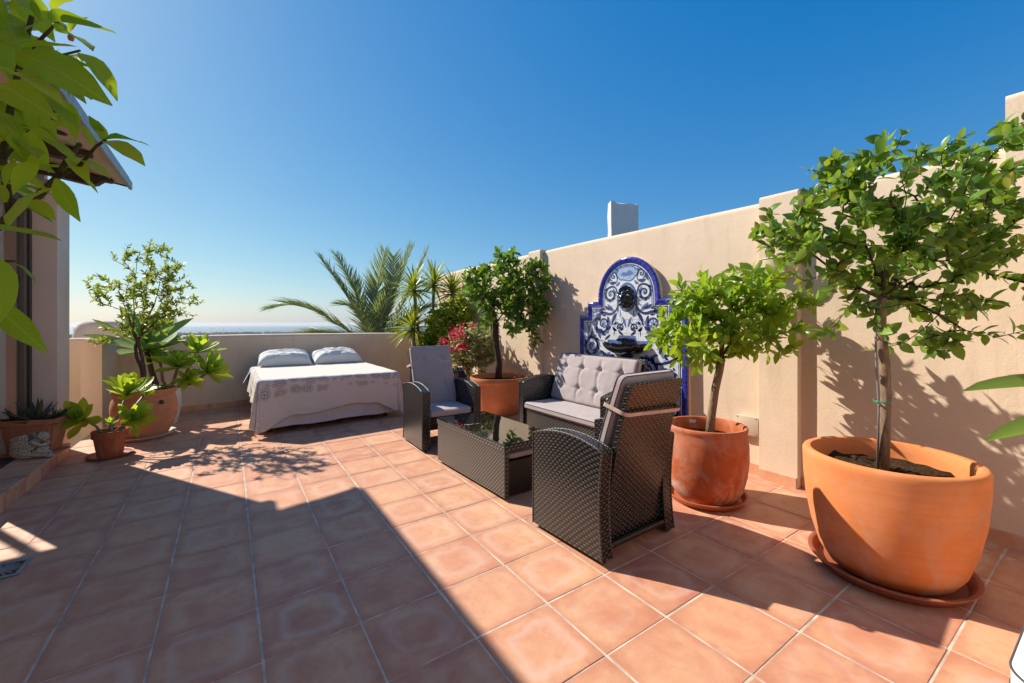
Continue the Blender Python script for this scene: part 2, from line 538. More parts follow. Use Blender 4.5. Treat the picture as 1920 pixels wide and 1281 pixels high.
WT = 2.262
wall = thing('boundary_wall', (WX_ + .12, 3.0, 0), 'tall warm beige stucco wall with shallow piers along the terrace', 'wall')
def put(mb, name, mat, parent, smooth=None, **kw):
    """mesh given in world space, parented without moving"""
    if name.endswith('_tile') or name == 'tile':
        a = np.array(mb.v); c = (a.min(0) + a.max(0)) / 2
        mb.v = [tuple(q) for q in (a - c)]
        o = mb.build(name, mat, parent, smooth, **kw)
        o.location = Vector(c) - parent.location
        return o
    o = mb.build(name, mat, parent, smooth, **kw)
    o.location = -parent.location
    if parent.rotation_euler.z:
        o.matrix_basis = parent.matrix_basis.inverted()
    return o
put(sweep(wall_section(WX_, WX_ + .26, -.3, WT), -2.6, 7.95, 'Y', 70, .006), 'wall_body', M['wall'], wall, 50)
PIERS = [(1.42, 1.69), (4.50, 4.76)]
for k, (a, b) in enumerate(PIERS):
    put(sweep(wall_section(PX_, WX_ + .25, -.3, WT + .018, .03), a, b, 'Y', 6, .004, 3 + k), 'pier', M['wall'], wall, 50)
put(sweep(wall_section(WX_ - .03, WX_ + .42, WT - .1, WT + .27, .03), -.35, .425, 'Y', 8, .004, 8), 'raised_block', M['wall'], wall, 50)
def skirt(parent, segs, axis, face, sgn):
    """row of skirting tiles; segs: (a0, a1, face offset)"""
    for (a0, a1, f) in segs:
        n = max(1, round((a1 - a0) / .345)); L = (a1 - a0) / n
        for k in range(n):
            b0, b1 = a0 + k * L + .003, a0 + (k + 1) * L - .003
            if axis == 'Y':
                z = fz(f, (b0 + b1) / 2)
                mb = MB().bbox(f - .011, f + .004, b0, b1, z - .01, z + .082 + rng.uniform(-.002, .002), .003, 1)
            else:
                z = fz((b0 + b1) / 2, f)
                mb = MB().bbox(b0, b1, f - .011, f + .004, z - .01, z + .082 + rng.uniform(-.002, .002), .003, 1)
            o = put(mb, 'skirting_tile', M['tile'], parent)
skirt(wall, [(-.4, 1.415, WX_), (1.42, 1.69, PX_), (1.70, 4.495, WX_), (4.50, 4.76, PX_), (4.77, 7.70, WX_)], 'Y', WX_, 1)

parapet = thing('parapet_wall', (1.1, PY_ + .12, 0), 'low beige stucco parapet behind the bed with a sunlit rounded top', 'wall')
ZP = 1.112
put(sweep(wall_section(PY_, PY_ + .24, -.3, ZP, .05), -1.26, WX_ + .01, 'X', 50, .005, 4), 'wall_body', M['wall_back'], parapet, 50)
put(sweep(wall_section(-1.425, -1.243, -.3, ZP - .012, .04), 6.93, PY_ + .2, 'Y', 8, .004, 5), 'end_pier', M['wall_back'], parapet, 50)
put(sweep(wall_section(PY_ + .02, PY_ + .24, -.3, ZP - .02, .05), -3.4, -1.262, 'X', 20, .005, 6), 'wall_return', M['wall_back'], parapet, 50)
skirt(parapet, [(-1.236, 3.50, PY_)], 'X', PY_, 1)

# rounded top of a neighbour's chimney behind the parapet
hump = MB()
prof = [(0, 1.325), (.12, 1.325), (.2, 1.31), (.25, 1.26), (.28, 1.18), (.33, .9), (.36, .3), (.36, -3.6)]
hump.lathe(prof[::-1], 28, Matrix.Translation((-1.72, 9.6, 0)), 1.15, .8, .03, 1)
o = hump.build('rounded_chimney', M['hump'], None, 60)
tag(o, 'rounded beige stucco chimney top peeking over the parapet by the pillar', 'chimney')

# sheet-wrapped chimney behind the right wall
wc = thing('wrapped_chimney', (5.62, 4.98, 0), 'chimney wrapped in a pale grey sheet rising behind the tall wall', 'chimney', None, R(-30))
MB().bbox(-.19, .19, -.06, .06, -3, 3.2, .01).build('stack', M['wall'], wc)
mb = MB(); nu, nv = 64, 14
P = np.zeros((nu, nv, 3))
for i in range(nu):
    t = i / nu * 4
    side = int(t); q = t - side
    c = [(-.235, .09), (-.235, -.09), (.235, -.09), (.235, .09)]
    a, b = c[side], c[(side + 1) % 4]
    x, y = a[0] + (b[0] - a[0]) * q, a[1] + (b[1] - a[1]) * q
    for j in range(nv):
        v = j / (nv - 1)
        zt = 3.30 + .05 * max(0, (.235 - x) / .47) ** 3 + .010 * math.sin(x * 22)
        z = 2.3 + (zt - 2.3) * v
        w = .010 * math.sin(i * 1.1 + v * 2) * (1 - .3 * v) + .010 * mnoise.noise(Vector((x * 7, y * 7, z * 4)))
        P[i, j] = (x + (w if x > 0 else -w) * (abs(x) > .23), y + (w if y > 0 else -w) * (abs(y) > .085), z)
mb.grid(P, True, True)
mb.f.append(tuple(i * nv + nv - 1 for i in range(nu)))
mb.build('sheet', mat_fabric('white sheet', (.80, .74, .70), 300, .9, .04, .3), wc, 60)

# ---- the house on the left
house = thing('house', (-3.0, 4.0, 0), 'stucco house end with dark rafters, overhanging eave and square pillar', 'house')
put(sweep(wall_section(-1.56, -1.369, -.2, 2.60, .012), 5.86, 6.24, 'Y', 6, .003, 2), 'pillar', M['pillar'], house, 50)
put(MB().bbox(-1.60, -1.34, 5.8, 6.3, 2.601, 2.66, .006), 'pillar_cap', M['metal_grey'], house)
put(MB().box(-1.66, -1.50, -2.5, 5.8, 2.45, 2.95), 'lintel', M['house_wall'], house)
put(MB().box(-1.66, -1.50, -2.5, 2.6, -.2, 2.449), 'wall_body', M['house_wall'], house)
put(MB().box(-6, -5.8, -2.5, 6.38, -.2, 3.6), 'rear_wall', M['house_wall'], house)
# assumed flat front, added unseen: pale wall bounces light, with door and window
mb = MB()
for (x0, x1, z0, z1) in ((-1.5, .5, -.2, 3.3), (.5, 1.5, 2.2, 3.3), (1.5, 2.1, -.2, 3.3), (2.1, 3.2, -.2, .95), (2.1, 3.2, 2.1, 3.3), (3.2, 3.519, -.2, 3.3)):
    mb.box(x0, x1, -2.45, -2.2, z0, z1)
put(mb, 'bounce_front_wall', mat_stucco('pale bounce front', (.80, .70, .58), 70, .2, .1), house)
put(MB().bbox(.52, 1.48, -2.36, -2.31, .02, 2.19, .01), 'added_door', M['dark_wood'], house)
put(MB().bbox(2.11, 3.19, -2.36, -2.31, .96, 2.09, .01), 'added_window', M['metal_grey'], house)
mb = MB()
mb.box(-2.33, -1.561, 6.28, 6.38, -.2, 3.05); mb.box(-5.8, -3.7, 6.28, 6.38, -.2, 3.4)
mb.box(-3.7, -2.33, 6.28, 6.38, -.2, .3); mb.box(-3.7, -2.33, 6.28, 6.38, 2.66, 3.2)
put(mb, 'gable_wall', M['house_wall'], house)
put(MB().box(-2.565, -2.525, 6.30, 6.36, .3, 2.66).box(-3.12, -3.08, 6.30, 6.36, .3, 2.66), 'window_bar', M['dark_frame'], house)
put(MB().box(-5.8, -1.66, -2.5, 6.28, -.1, .09), 'room_floor', M['tile'], house)
# roof: boards under a slab, sloping up to the ridge
SLR = math.tan(R(9))
def rz_(x): return 2.83 + (-.9 - x) * SLR
nb = 9
for k in range(nb):
    x1 = -.925 - k * .24; x0 = x1 - .234
    mb = MB()
    zz = [(x0, rz_(x0)), (x1, rz_(x1))]
    mb.add([(x0, -2.5, zz[0][1]), (x1, -2.5, zz[1][1]), (x1, 6.36, zz[1][1]), (x0, 6.36, zz[0][1]),
            (x0, -2.5, zz[0][1] + .02), (x1, -2.5, zz[1][1] + .02), (x1, 6.36, zz[1][1] + .02), (x0, 6.36, zz[0][1] + .02)],
           [(0,3,2,1),(4,5,6,7),(0,1,5,4),(1,2,6,5),(2,3,7,6),(3,0,4,7)])
    put(mb, 'soffit_board', M['soffit'], house)
mb = MB()
x0, x1 = -6.2, -.92
mb.add([(x0, -2.5, rz_(x0) + .021), (x1, -2.5, rz_(x1) + .021), (x1, 6.37, rz_(x1) + .021), (x0, 6.37, rz_(x0) + .021),
        (x0, -2.5, rz_(x0) + .10), (x1, -2.5, rz_(x1) + .10), (x1, 6.37, rz_(x1) + .10), (x0, 6.37, rz_(x0) + .10)],
       [(0,3,2,1),(4,5,6,7),(0,1,5,4),(1,2,6,5),(2,3,7,6),(3,0,4,7)])
put(mb, 'roof_slab', M['pot_left'], house)
put(MB().bbox(-.924, -.895, -2.5, 6.385, 2.80, 2.885, .004), 'drip_edge', M['metal_grey'], house)
mb = MB()
x0, x1 = -3.5, -.93
mb.add([(x0, 6.361, rz_(x0) - .015), (x1, 6.361, rz_(x1) - .012), (x1, 6.382, rz_(x1) - .012), (x0, 6.382, rz_(x0) - .015),
        (x0, 6.361, rz_(x0) + .06), (x1, 6.361, rz_(x1) + .05), (x1, 6.382, rz_(x1) + .05), (x0, 6.382, rz_(x0) + .06)],
       [(0,3,2,1),(4,5,6,7),(0,1,5,4),(1,2,6,5),(2,3,7,6),(3,0,4,7)])
put(mb, 'verge_strip', M['dark_wood'], house)
# rafters with carved tails
def rafter(y):
    top = [(-3.4, -.004), (-1.03, -.004)]
    prof = [(-1.03, -.03), (-1.045, -.045), (-1.075, -.048), (-1.10, -.05), (-1.125, -.075), (-1.15, -.105), (-1.18, -.118), (-1.21, -.112), (-1.225, -.125), (-3.4, -.128)]
    poly = top + prof
    n = len(poly)
    vs = [(x, y - .05, rz_(x) + d) for x, d in poly] + [(x, y + .05, rz_(x) + d) for x, d in poly]
    fs = [tuple(range(n)), tuple(range(2*n-1, n-1, -1))] + [(i, n+i, n+(i+1)%n, (i+1)%n) for i in range(n)]
    return MB().add(vs, fs)
for y in (6.22, 5.36, 4.5, 3.64, 2.78):
    put(rafter(y), 'rafter', M['dark_wood'], house)
put(MB().lathe([(0, 0), (.055, 0), (.055, .006), (0, .006)], 20, Matrix.Translation((-1.16, 4.98, rz_(-1.16) - .007)) @ Matrix.Rotation(R(9), 4, 'Y')), 'vent_hole', M['black_metal'], house)
# sliding door: frame, pane, sill
put(MB().bbox(-1.60, -1.535, 5.80, 5.858, .1, 2.45, .004), 'door_jamb', M['dark_frame'], house)
put(MB().bbox(-1.60, -1.55, 5.73, 5.797, .1, 2.45, .004), 'door_stile', mat_plain('bronze stile', (.13, .10, .075), .45, .5), house)
put(MB().bbox(-1.61, -1.54, 2.6, 5.80, 2.38, 2.449, .004), 'door_head', M['dark_frame'], house)
put(MB().bbox(-1.63, -1.53, 2.6, 5.80, .09, .125, .004), 'door_track', M['dark_frame'], house)
put(MB().bbox(-1.60, -1.55, 4.97, 5.03, .126, 2.379, .004), 'door_stile', M['dark_frame'], house)
t = NT('door glass')
lw = t.n('Value'); lw.outputs[0].default_value = .10
tr = t.n('BsdfTransparent'); gl = t.n('BsdfGlossy'); gl.inputs['Roughness'].default_value = .02
tr.inputs['Color'].default_value = (.94, .96, .95, 1)
mx = t.n('MixShader'); t.l(lw.outputs[0], mx.inputs[0]); t.l(tr.outputs[0], mx.inputs[1]); t.l(gl.outputs[0], mx.inputs[2])
t.l(mx.outputs[0], t.out.inputs['Surface'])
M['glass'] = t.m
put(MB().box(-1.578, -1.572, 5.031, 5.729, .126, 2.379), 'door_pane', M['glass'], house)
# curtain hanging inside
mb = MB(); nu, nv = 70, 10
P = np.zeros((nu, nv, 3))
for i in range(nu):
    s_ = i / (nu - 1)
    for j in range(nv):
        v = j / (nv - 1)
        ph = s_ * 52 + .5 * math.sin(s_ * 9)
        P[i, j] = (-1.70 + .028 * math.sin(ph) * (1.1 - .35 * v) + .01 * math.sin(v * 3 + s_ * 7), 5.02 + s_ * .72 - .05 * (1 - v) * math.sin(s_ * 3), .12 + 2.27 * v)
mb.grid(P)
t = NT('white curtain'); 
p = t.principled((.74, .72, .68), .9, .1); tr = t.n('BsdfTranslucent'); tr.inputs['Color'].default_value = (.75, .73, .68, 1)
mx = t.n('MixShader'); mx.inputs[0].default_value = .4; t.l(p.outputs[0], mx.inputs[1]); t.l(tr.outputs[0], mx.inputs[2]); t.l(mx.outputs[0], t.out.inputs['Surface'])
o = mb.build('curtain', t.m, None, 180)
tag(o, 'white pleated curtain hanging behind the glass door', 'curtain')

# tiled step in front of the door
step = thing('door_step', (-1.43, 4.0, fz(-1.3, 4)), 'low tiled step below the glass door with the figurine on it', 'step')
put(MB().box(-1.66, -1.315, -2.0, 5.895, -.1, .093), 'core', M['grout'], step)
n = 9; L = .363
for k in range(n):
    y1 = 5.90 - k * L; y0 = y1 - L + .007
    put(MB().bbox(-1.545, -1.285, y0, y1, .094, .116, .005, 2), 'tread_tile', M['tile'], step)
    put(MB().bbox(-1.314, -1.30, y0, y1, -.05, .092, .002, 1), 'riser_tile', M['tile'], step)
put(MB().bbox(-1.66, -1.315, 5.896, 5.908, -.05, .092, .002, 1), 'riser_tile', M['tile'], step)

# ---- beyond the terrace: slope to the coast, sea, far woods
t = NT('far land'); co = t.coords()
nz = t.noise(co, .004, 5)
M['land'] = t.done(t.principled(t.ramp(nz, [(.35, (.05, .07, .035)), (.55, (.11, .11, .06)), (.75, (.16, .14, .10))]), .95, .1))
mb = MB()
xs = np.concatenate([-np.geomspace(9000, 30, 14), np.linspace(0, 1, 2), np.geomspace(30, 9000, 14)])
ys = np.concatenate([[-40, 0, 7.98], np.geomspace(14, 7300, 22)])
P = np.zeros((len(xs), len(ys), 3))
for i, x in enumerate(xs):
    for j, y in enumerate(ys):
        z = -3.6 - 143 * (max(0, y) / 7000) ** .75
        if j == len(ys) - 1: z = -151.5
        P[i, j] = (x, y + 250 * math.sin(x / 1500.) * (y > 3000), z)
mb.grid(P)
o = mb.build('ground', M['land'], None, 180); tag(o, 'slope falling from the houses down to the coast', None, None, 'structure')
t = NT('sea water'); co = t.coords()
nz = t.noise(co, .02, 3)
M['sea'] = t.done(t.principled((.05, .12, .17), .55, .3, t.bump(nz, .2, 3)))
mb = MB()
mb.grid(np.array([[(x, y, -150.) for y in np.linspace(5500, 21000, 8)] for x in np.linspace(-24000, 24000, 10)]))
o = mb.build('sea', M['sea']); tag(o, 'pale blue sea along the horizon', None, None, 'structure')
# far wood along the coast: thousands of small crowns that read as one mass
r2 = random.Random(3)
mb = MB()
ico = bmesh.new(); bmesh.ops.create_icosphere(ico, subdivisions=1, radius=1)
iv = [v.co.copy() for v in ico.verts]; ico.verts.index_update(); ifc = [[v.index for v in f.verts] for f in ico.faces]; ico.free()
for k in range(1500):
    y = r2.uniform(3800, 6900); x = r2.uniform(-.5, .72) * y
    h = r2.uniform(5, 13) * (1.0 if y < 6000 else 1.25) * (1 + .8 * max(0, mnoise.noise(Vector((x / 330, y / 900, 0)))))
    z = -3.6 - 143 * (y / 7000) ** .75
    w = r2.uniform(10, 26)
    mt = Matrix.Translation((x, y, z + h * .5)) @ Matrix.Diagonal((w, w, h, 1))
    mb.add([p * (1 + .25 * mnoise.noise(p * 2 + Vector((k, 0, 0)))) for p in iv], ifc, mt)
M['far_wood'] = mat_plain('far wood', (.045, .06, .04), .95, .1, .3, .02)
o = mb.build('far_woods', M['far_wood'], None, 180); tag(o, 'dark distant woods along the coast above the parapet', None, None, 'stuff')
# cranes on the coast
def crane(px, ytop, d, jib, flip, label):
    base = at(px, 622, d); top = at(px, ytop, d); hz = top.z - base.z
    t_ = thing('tower_crane', (base.x, base.y, base.z - 12), label, 'crane', 'cranes on the far coast')
    rt = Vector((CC, -CS, 0)); s_ = -1 if flip else 1
    w = 1.3
    mb = MB().tube([(0, 0, 0), (0, 0, hz + 12)], w, 4)
    for q in range(10):
        z = 6 + q * (hz + 4) / 10
        mb.tube([(-w, -w, z), (w, w, z + 3)], .3, 3)
    mb.build('mast', M['far_wood'], t_)
    a = Vector((0, 0, hz + 12)) - rt * s_ * jib * .3; b = Vector((0, 0, hz + 12)) + rt * s_ * jib
    MB().tube([a, b], .9, 4).tube([Vector((0, 0, hz + 18)), b * .999], .25, 3).build('jib', M['far_wood'], t_)
    MB().box(-2, 2, -2, 2, -5, 0, Matrix.Translation(a)).build('counterweight', M['far_wood'], t_)
crane(396, 616.5, 5600, 55, False, 'tiny dark tower crane, leftmost of the three on the coast')
crane(419, 615, 5800, 40, True, 'tiny thin tower crane, middle of the three on the coast')
crane(450, 617.5, 5900, 45, False, 'tiny tower crane, nearest the bed of the three on the coast')

# ---- sea haze: thin even air from the terrace out past the horizon
t = NT('sea haze')
pv = t.n('VolumePrincipled')
pv.inputs['Color'].default_value = (.86, .92, .97, 1)
pv.inputs['Density'].default_value = 4e-5
pv.inputs['Anisotropy'].default_value = .3
t.l(pv.outputs[0], t.out.inputs['Volume'])
o = MB().box(-25000, 25000, -3000, 21500, -160, 6.5).build('haze', t.m)
tag(o, 'thin pale haze over the coast and sea', None, None, 'stuff')

# ================================================================== FURNITURE
# ---- woven panels: real over-under relief on any surface S(u, v)
PU, PV, AMP = .0190, .0152, .0044
class Weave:
    def __init__(s): s.mb = MB(); s.lift = []
    def panel(s, S, lu, lv, hint, pu=PU, pv=PV, amp=AMP):
        cols = max(2, round(lu / pu)); rows = max(1, round(lv / pv))
        u = np.arange(cols * 2 + 1) / (cols * 2.); v = np.arange(rows * 2 + 1) / (rows * 2.)
        U, V = np.meshgrid(u, v, indexing='ij')
        P = np.stack(S(U, V), -1).astype(float)
        e = 1e-3
        Pu = np.stack(S(np.clip(U + e, 0, 1), V), -1) - np.stack(S(np.clip(U - e, 0, 1), V), -1)
        Pv = np.stack(S(U, np.clip(V + e, 0, 1)), -1) - np.stack(S(U, np.clip(V - e, 0, 1)), -1)
        N = np.cross(Pu, Pv); N /= (np.linalg.norm(N, axis=-1, keepdims=True) + 1e-12)
        hint = np.array(hint, float)
        sgn = np.sign((N * hint).sum(-1).mean())
        N *= sgn
        I, J = np.meshgrid(np.arange(cols * 2 + 1), np.arange(rows * 2 + 1), indexing='ij')
        row = J // 2
        h = np.where(J % 2 == 1, .5 + .5 * np.cos(np.pi * (I / 2. + row)), .0)
        # strands of neighbouring rows touch where they come to the front
        hb = np.full(h.shape, .12)
        h = np.where(J % 2 == 0, hb, h)
        edge = (I == 0) | (I == cols * 2) | (J == 0) | (J == rows * 2)
        h = np.where(edge, .35, h)
        P = P + N * (h * amp)[..., None]
        s.mb.grid(P, sgn < 0)
        s.lift += h.reshape(-1).tolist()
        return s
    def build(s, name, mat, parent):
        return s.mb.build(name, mat, parent, 180, attr={'lift': s.lift})

def lerp(a, b, t): return a + (b - a) * t
def arm_part(x0, x1, yb, yf, parent, ztop=.572, rise=.055, zb=.02, name='arm', mat=None):
    """an arm: solid woven slab with an arched top and a hollow rear edge"""
    w = Weave()
    zt = lambda y: ztop + rise * (1 - ((y - (yb + yf) / 2 + .02) / ((yf - yb) / 2 + .02)) ** 2)
    yrear = lambda v: yb + .022 * np.sin(np.pi * np.clip(v, 0, 1))
    side = lambda x: (lambda U, V: (np.full_like(U, x) if not callable(x) else x(V), lerp(yrear(V), yf, U), lerp(zb, zt(lerp(yrear(V), yf, U)), V)))
    w.panel(side(x0), yf - yb, ztop - zb, (-1, 0, 0))
    w.panel(side(x1), yf - yb, ztop - zb, (1, 0, 0))
    w.panel(lambda U, V: (lerp(x0, x1, V), lerp(yb, yf, U), zt(lerp(yb, yf, U))), yf - yb, x1 - x0, (0, 0, 1))
    w.panel(lambda U, V: (lerp(x0, x1, U), np.full_like(U, yf), lerp(zb, zt(yf), V)), x1 - x0, ztop - zb, (0, 1, 0))
    w.panel(lambda U, V: (lerp(x0, x1, U), yrear(V), lerp(zb, zt(yb), V)), x1 - x0, ztop - zb, (0, -1, 0))
    o = w.build(name, mat or M['wicker'], parent)
    # strands wound round the edges
    mb = MB()
    ys_ = np.linspace(yb, yf, 15)
    for x in (x0, x1):
        pts = [(x, float(yrear(np.array(v))), zb + (zt(yb) - zb) * v) for v in np.linspace(0, .97, 8)] + [(x, float(y), float(zt(y)) + .001) for y in ys_] + [(x, yf, zb + (zt(yf) - zb) * v) for v in np.linspace(.97, 0, 8)]
        mb.tube(pts, .0062, 6)
    mb.build('edge_binding', M['wicker_edge'], o, 180)
    return o
def back_panel(w_, parent, zb=.07, zt=.935, yb=-.235, lean=.165, thick=.035, taper=.01, pw=1.7):
    w = Weave()
    y = lambda V: yb - lean * V ** pw
    hw = lambda V: w_ / 2 - taper * V
    L = math.hypot(zt - zb, lean)
    w.panel(lambda U, V: (lerp(-1, 1, U) * hw(V), y(V), lerp(zb, zt, V)), w_, L, (0, -1, .2))
    w.panel(lambda U, V: (lerp(-1, 1, U) * hw(V), y(V) + thick, lerp(zb, zt, V)), w_, L, (0, 1, 0))
    w.panel(lambda U, V: (lerp(-1, 1, U) * hw(1.), lerp(y(np.ones_like(V)), y(np.ones_like(V)) + thick, V), np.full_like(U, zt)), w_, thick, (0, 0, 1))
    for sg in (-1, 1):
        w.panel(lambda U, V: (sg * hw(V), y(V) + thick * U, lerp(zb, zt, V)), thick, L, (sg, 0, 0))
    return w.build('backrest', M['wicker'], parent)

def armchair(loc, rz, label):
    t = thing('armchair', loc, label, 'armchair', 'matching wicker armchairs', rz)
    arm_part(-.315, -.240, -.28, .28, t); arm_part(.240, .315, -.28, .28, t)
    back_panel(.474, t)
    w = Weave()
    w.panel(lambda U, V: (lerp(-.238, .238, U), lerp(-.22, .25, V), np.full_like(U, .305)), .476, .47, (0, 0, 1))
    w.panel(lambda U, V: (lerp(-.238, .238, U), np.full_like(U, .25), lerp(.255, .305, V)), .476, .05, (0, 1, 0))
    w.build('seat', M['wicker_dark'], t)
    MB().tube([(-.24, -.262, .075), (.24, -.262, .075)], .017, 10).build('rear_bar', M['black_metal'], t, 40)
    MB().tube([(-.24, .22, .26), (.24, .22, .26)], .014, 8).build('front_bar', M['black_metal'], t, 40)
    for sx in (-1, 1):
        MB().tube([(sx * .236, -.284, .085), (sx * .236, -.276, .085)], .006, 8).build('bolt', M['steel'], t)
        for y in (-.25, .25):
            MB().lathe([(0, 0), (.018, 0), (.02, .02), (0, .02)], 10, Matrix.Translation((sx * .278, y, 0))).build('foot', M['black_metal'], t)
    return t

# ---- cushions
def cushion_grid(w, d, th, tufts=(), puff=.012, seed=0, r=.028, creases=True, nx=40, ny=36, wr=.004, crease=.006, rc=.035):
    xs = np.linspace(-w / 2, w / 2, nx); ys = np.linspace(-d / 2, d / 2, ny)
    top = np.zeros((nx, ny, 3)); bot = np.zeros((nx, ny, 3))
    for i, x in enumerate(xs):
        for j, y in enumerate(ys):
            ex, ey = w / 2 - abs(x), d / 2 - abs(y)
            e = min(ex, ey)
            k = min(1., e / r)
            h = th / 2 * (.55 + .45 * math.sqrt(max(0, 1 - (1 - k) ** 2)))
            h += puff * min(1, ex / (w * .3)) ** .7 * min(1, ey / (d * .3)) ** .7
            z = h
            for (tx, ty) in tufts:
                q = math.hypot(x - tx, y - ty)
                z -= .020 * math.exp(-(q / .030) ** 2)
                if creases:
                    z -= crease * (math.exp(-((x - tx + .006 * math.sin(y * 31 + seed)) / .017) ** 2) * math.exp(-((y - ty) / .10) ** 2) * min(1, ey / .05) + .75 * math.exp(-((y - ty + .006 * math.sin(x * 23 + seed)) / .017) ** 2) * math.exp(-((x - tx) / .085) ** 2) * min(1, ex / .05))
            z += wr * mnoise.noise(Vector((x * 14 + seed, y * 14, seed * 3.1))) * k
            # corners pulled in a little
            qx, qy = max(0, abs(x) - (w / 2 - rc)), max(0, abs(y) - (d / 2 - rc))
            px, py = x, y
            if qx > 0 and qy > 0:
                k2 = max(qx, qy) / math.hypot(qx, qy)
                px, py = math.copysign(w / 2 - rc + qx * k2, x), math.copysign(d / 2 - rc + qy * k2, y)
            top[i, j] = (px, py, z); bot[i, j] = (px, py, -h * .9)
    return top, bot
def boundary(G):
    return np.concatenate([G[:, 0], G[-1, 1:], G[-2::-1, -1], G[0, -2:0:-1]])
def cushion(name, w, d, th, Mx, label, cat, group, tufts=(), pipe=None, mat=None, bend=None, **kw):
    top, bot = cushion_grid(w, d, th, tufts, **kw)
    if bend:
        for G_ in (top, bot):
            sh = G_.shape
            G_[:] = np.array([bend(*p) for p in G_.reshape(-1, 3)]).reshape(sh)
    t = link(name, None); t.matrix_basis = Mx
    tag(t, label, cat, group)
    mb = MB().grid(top).grid(bot, True)
    bt, bb = boundary(top), boundary(bot)
    n = len(bt); b = len(mb.v)
    mid = (bt + bb) / 2
    mb.v.extend(map(tuple, bt)); mb.v.extend(map(tuple, bb))
    for i in range(n):
        j = (i + 1) % n
        mb.f.append((b + i, b + n + i, b + n + j, b + j))
    mb.build('cover', mat or M['cushion'], t, 50)
    pm = pipe or M['piping']
    MB().loop(bt + np.array((0, 0, .0005)), .0032, 6).build('piping', pm, t, 180)
    MB().loop(bb - np.array((0, 0, .0005)), .0032, 6).build('piping', pm, t, 180)
    if tufts:
        for (x, y) in tufts:
            i = int(round((x / w + .5) * (top.shape[0] - 1))); j = int(round((y / d + .5) * (top.shape[1] - 1)))
            MB().lathe([(0, .003), (.008, .001), (.009, -.004)][::-1], 10, Matrix.Translation(Vector(top[i, j]) + Vector((0, 0, .002)))).build('button', mat or M['cushion'], t, 180)
    return t

def chair_frame(loc, rz): return Matrix.Translation(loc) @ Matrix.Rotation(rz, 4, 'Z')
def back_cushion_matrix(F, y0, z0, tilt, L):
    """cushion local x = width, y = up along the back, z = front face"""
    up = Vector((0, -math.sin(tilt), math.cos(tilt))); nrm = Vector((0, math.cos(tilt), math.sin(tilt))); rt = up.cross(nrm)
    B = Matrix(((rt.x, up.x, nrm.x, 0), (rt.y, up.y, nrm.y, y0 + up.y * L / 2), (rt.z, up.z, nrm.z, z0 + up.z * L / 2), (0, 0, 0, 1)))
    return F @ B

NEAR = (Vector((1.897, 1.845, fz(1.9, 1.85))), R(2.5))
FARC = (Vector((1.872, 4.14, fz(1.87, 4.14))), R(180 - 1))
armchair(NEAR[0], NEAR[1], 'black wicker armchair seen from behind, in front of the round red pot')
armchair(FARC[0], FARC[1], 'black wicker armchair beside the bed, facing the glass table')
TUFT = [(-.11, .17), (.11, .17), (-.11, -.12), (.11, -.12)]
for k, (loc, rz) in enumerate((NEAR, FARC)):
    F = chair_frame(loc, rz)
    who = 'the near armchair seen from behind' if k == 0 else 'the armchair beside the bed'
    cushion('seat_cushion', .462, .47, .066, F @ Matrix.Translation((0, .032, .346)), 'mauve grey seat cushion on ' + who, 'cushion', 'armchair cushions', puff=.008, seed=k + 1, pipe=M['piping_light'])
    # the back cushion follows the curve of the backrest and stands above it
    bend = lambda x, y, z: (x, y, z - .045 * ((y + .33) / .66) ** 2 + .012)
    c = cushion('back_cushion', .462, .635, .062, back_cushion_matrix(F, -.145, .368, R(14), .635), 'tufted mauve grey back cushion strapped to ' + who, 'cushion', 'armchair cushions', TUFT, puff=.012, crease=.003, seed=k + 4, pipe=M['piping_light'] if k else M['piping'], bend=bend)
    # elastic strap round the back
    mb = MB()
    zs = -.02
    pts = []
    hw = .247
    for a in np.linspace(0, 1, 33):
        w_ = 2 * math.pi * a
        pts.append((hw * max(-1, min(1, 1.25 * math.cos(w_))), 0, .035 * max(-1, min(1, 1.6 * math.sin(w_)))))
    P = np.zeros((33, 2, 3))
    for i, (x, _, z) in enumerate(pts):
        y = .13 + .012 * x / hw
        zz = (z * .8 if z > 0 else z * 3.7) + .004 * math.sin(x * 9)
        P[i, 0] = (x, y - .011, zz); P[i, 1] = (x, y + .011, zz - .004)
    mb.grid(P)
    mb.build('strap', M['strap'], c, 180)

# ---- loveseat
SLOC, SRZ = Vector((2.965, 3.205, fz(2.97, 3.2))), R(90)
sofa = thing('loveseat', SLOC, 'black wicker two-seat sofa against the tiled wall fountain', 'sofa', None, SRZ)
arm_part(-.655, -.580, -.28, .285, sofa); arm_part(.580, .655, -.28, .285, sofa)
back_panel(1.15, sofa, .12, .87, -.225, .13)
w = Weave()
w.panel(lambda U, V: (lerp(-.578, .578, U), lerp(-.21, .262, V), np.full_like(U, .285)), 1.156, .47, (0, 0, 1))
w.panel(lambda U, V: (lerp(-.578, .578, U), np.full_like(U, .264), lerp(.11, .285, V)), 1.156, .175, (0, 1, 0))
w.build('seat', M['wicker_lit'], sofa)
MB().bbox(-.578, .578, .225, .25, .085, .108, .004).build('front_rail', M['black_metal'], sofa)
for sx in (-1, 1):
    for y in (-.25, .25):
        MB().lathe([(0, 0), (.018, 0), (.02, .02), (0, .02)], 10, Matrix.Translation((sx * .617, y, 0))).build('foot', M['black_metal'], sofa)
F = chair_frame(SLOC, SRZ)
cushion('seat_cushion', 1.14, .49, .075, F @ Matrix.Translation((0, .045, .325)), 'long mauve grey seat cushion with dark piping on the loveseat', 'cushion', None, puff=.010, seed=11, nx=70)
ST = [(x, y) for x in (-.40, -.13, .13, .40) for y in (-.10, .115)]
cushion('back_cushion', 1.13, .52, .095, back_cushion_matrix(F, -.115, .365, R(16), .52), 'wide tufted mauve grey back cushion on the loveseat in leaf shade', 'cushion', None, ST, puff=.028, crease=.015, seed=13, nx=110, ny=60)

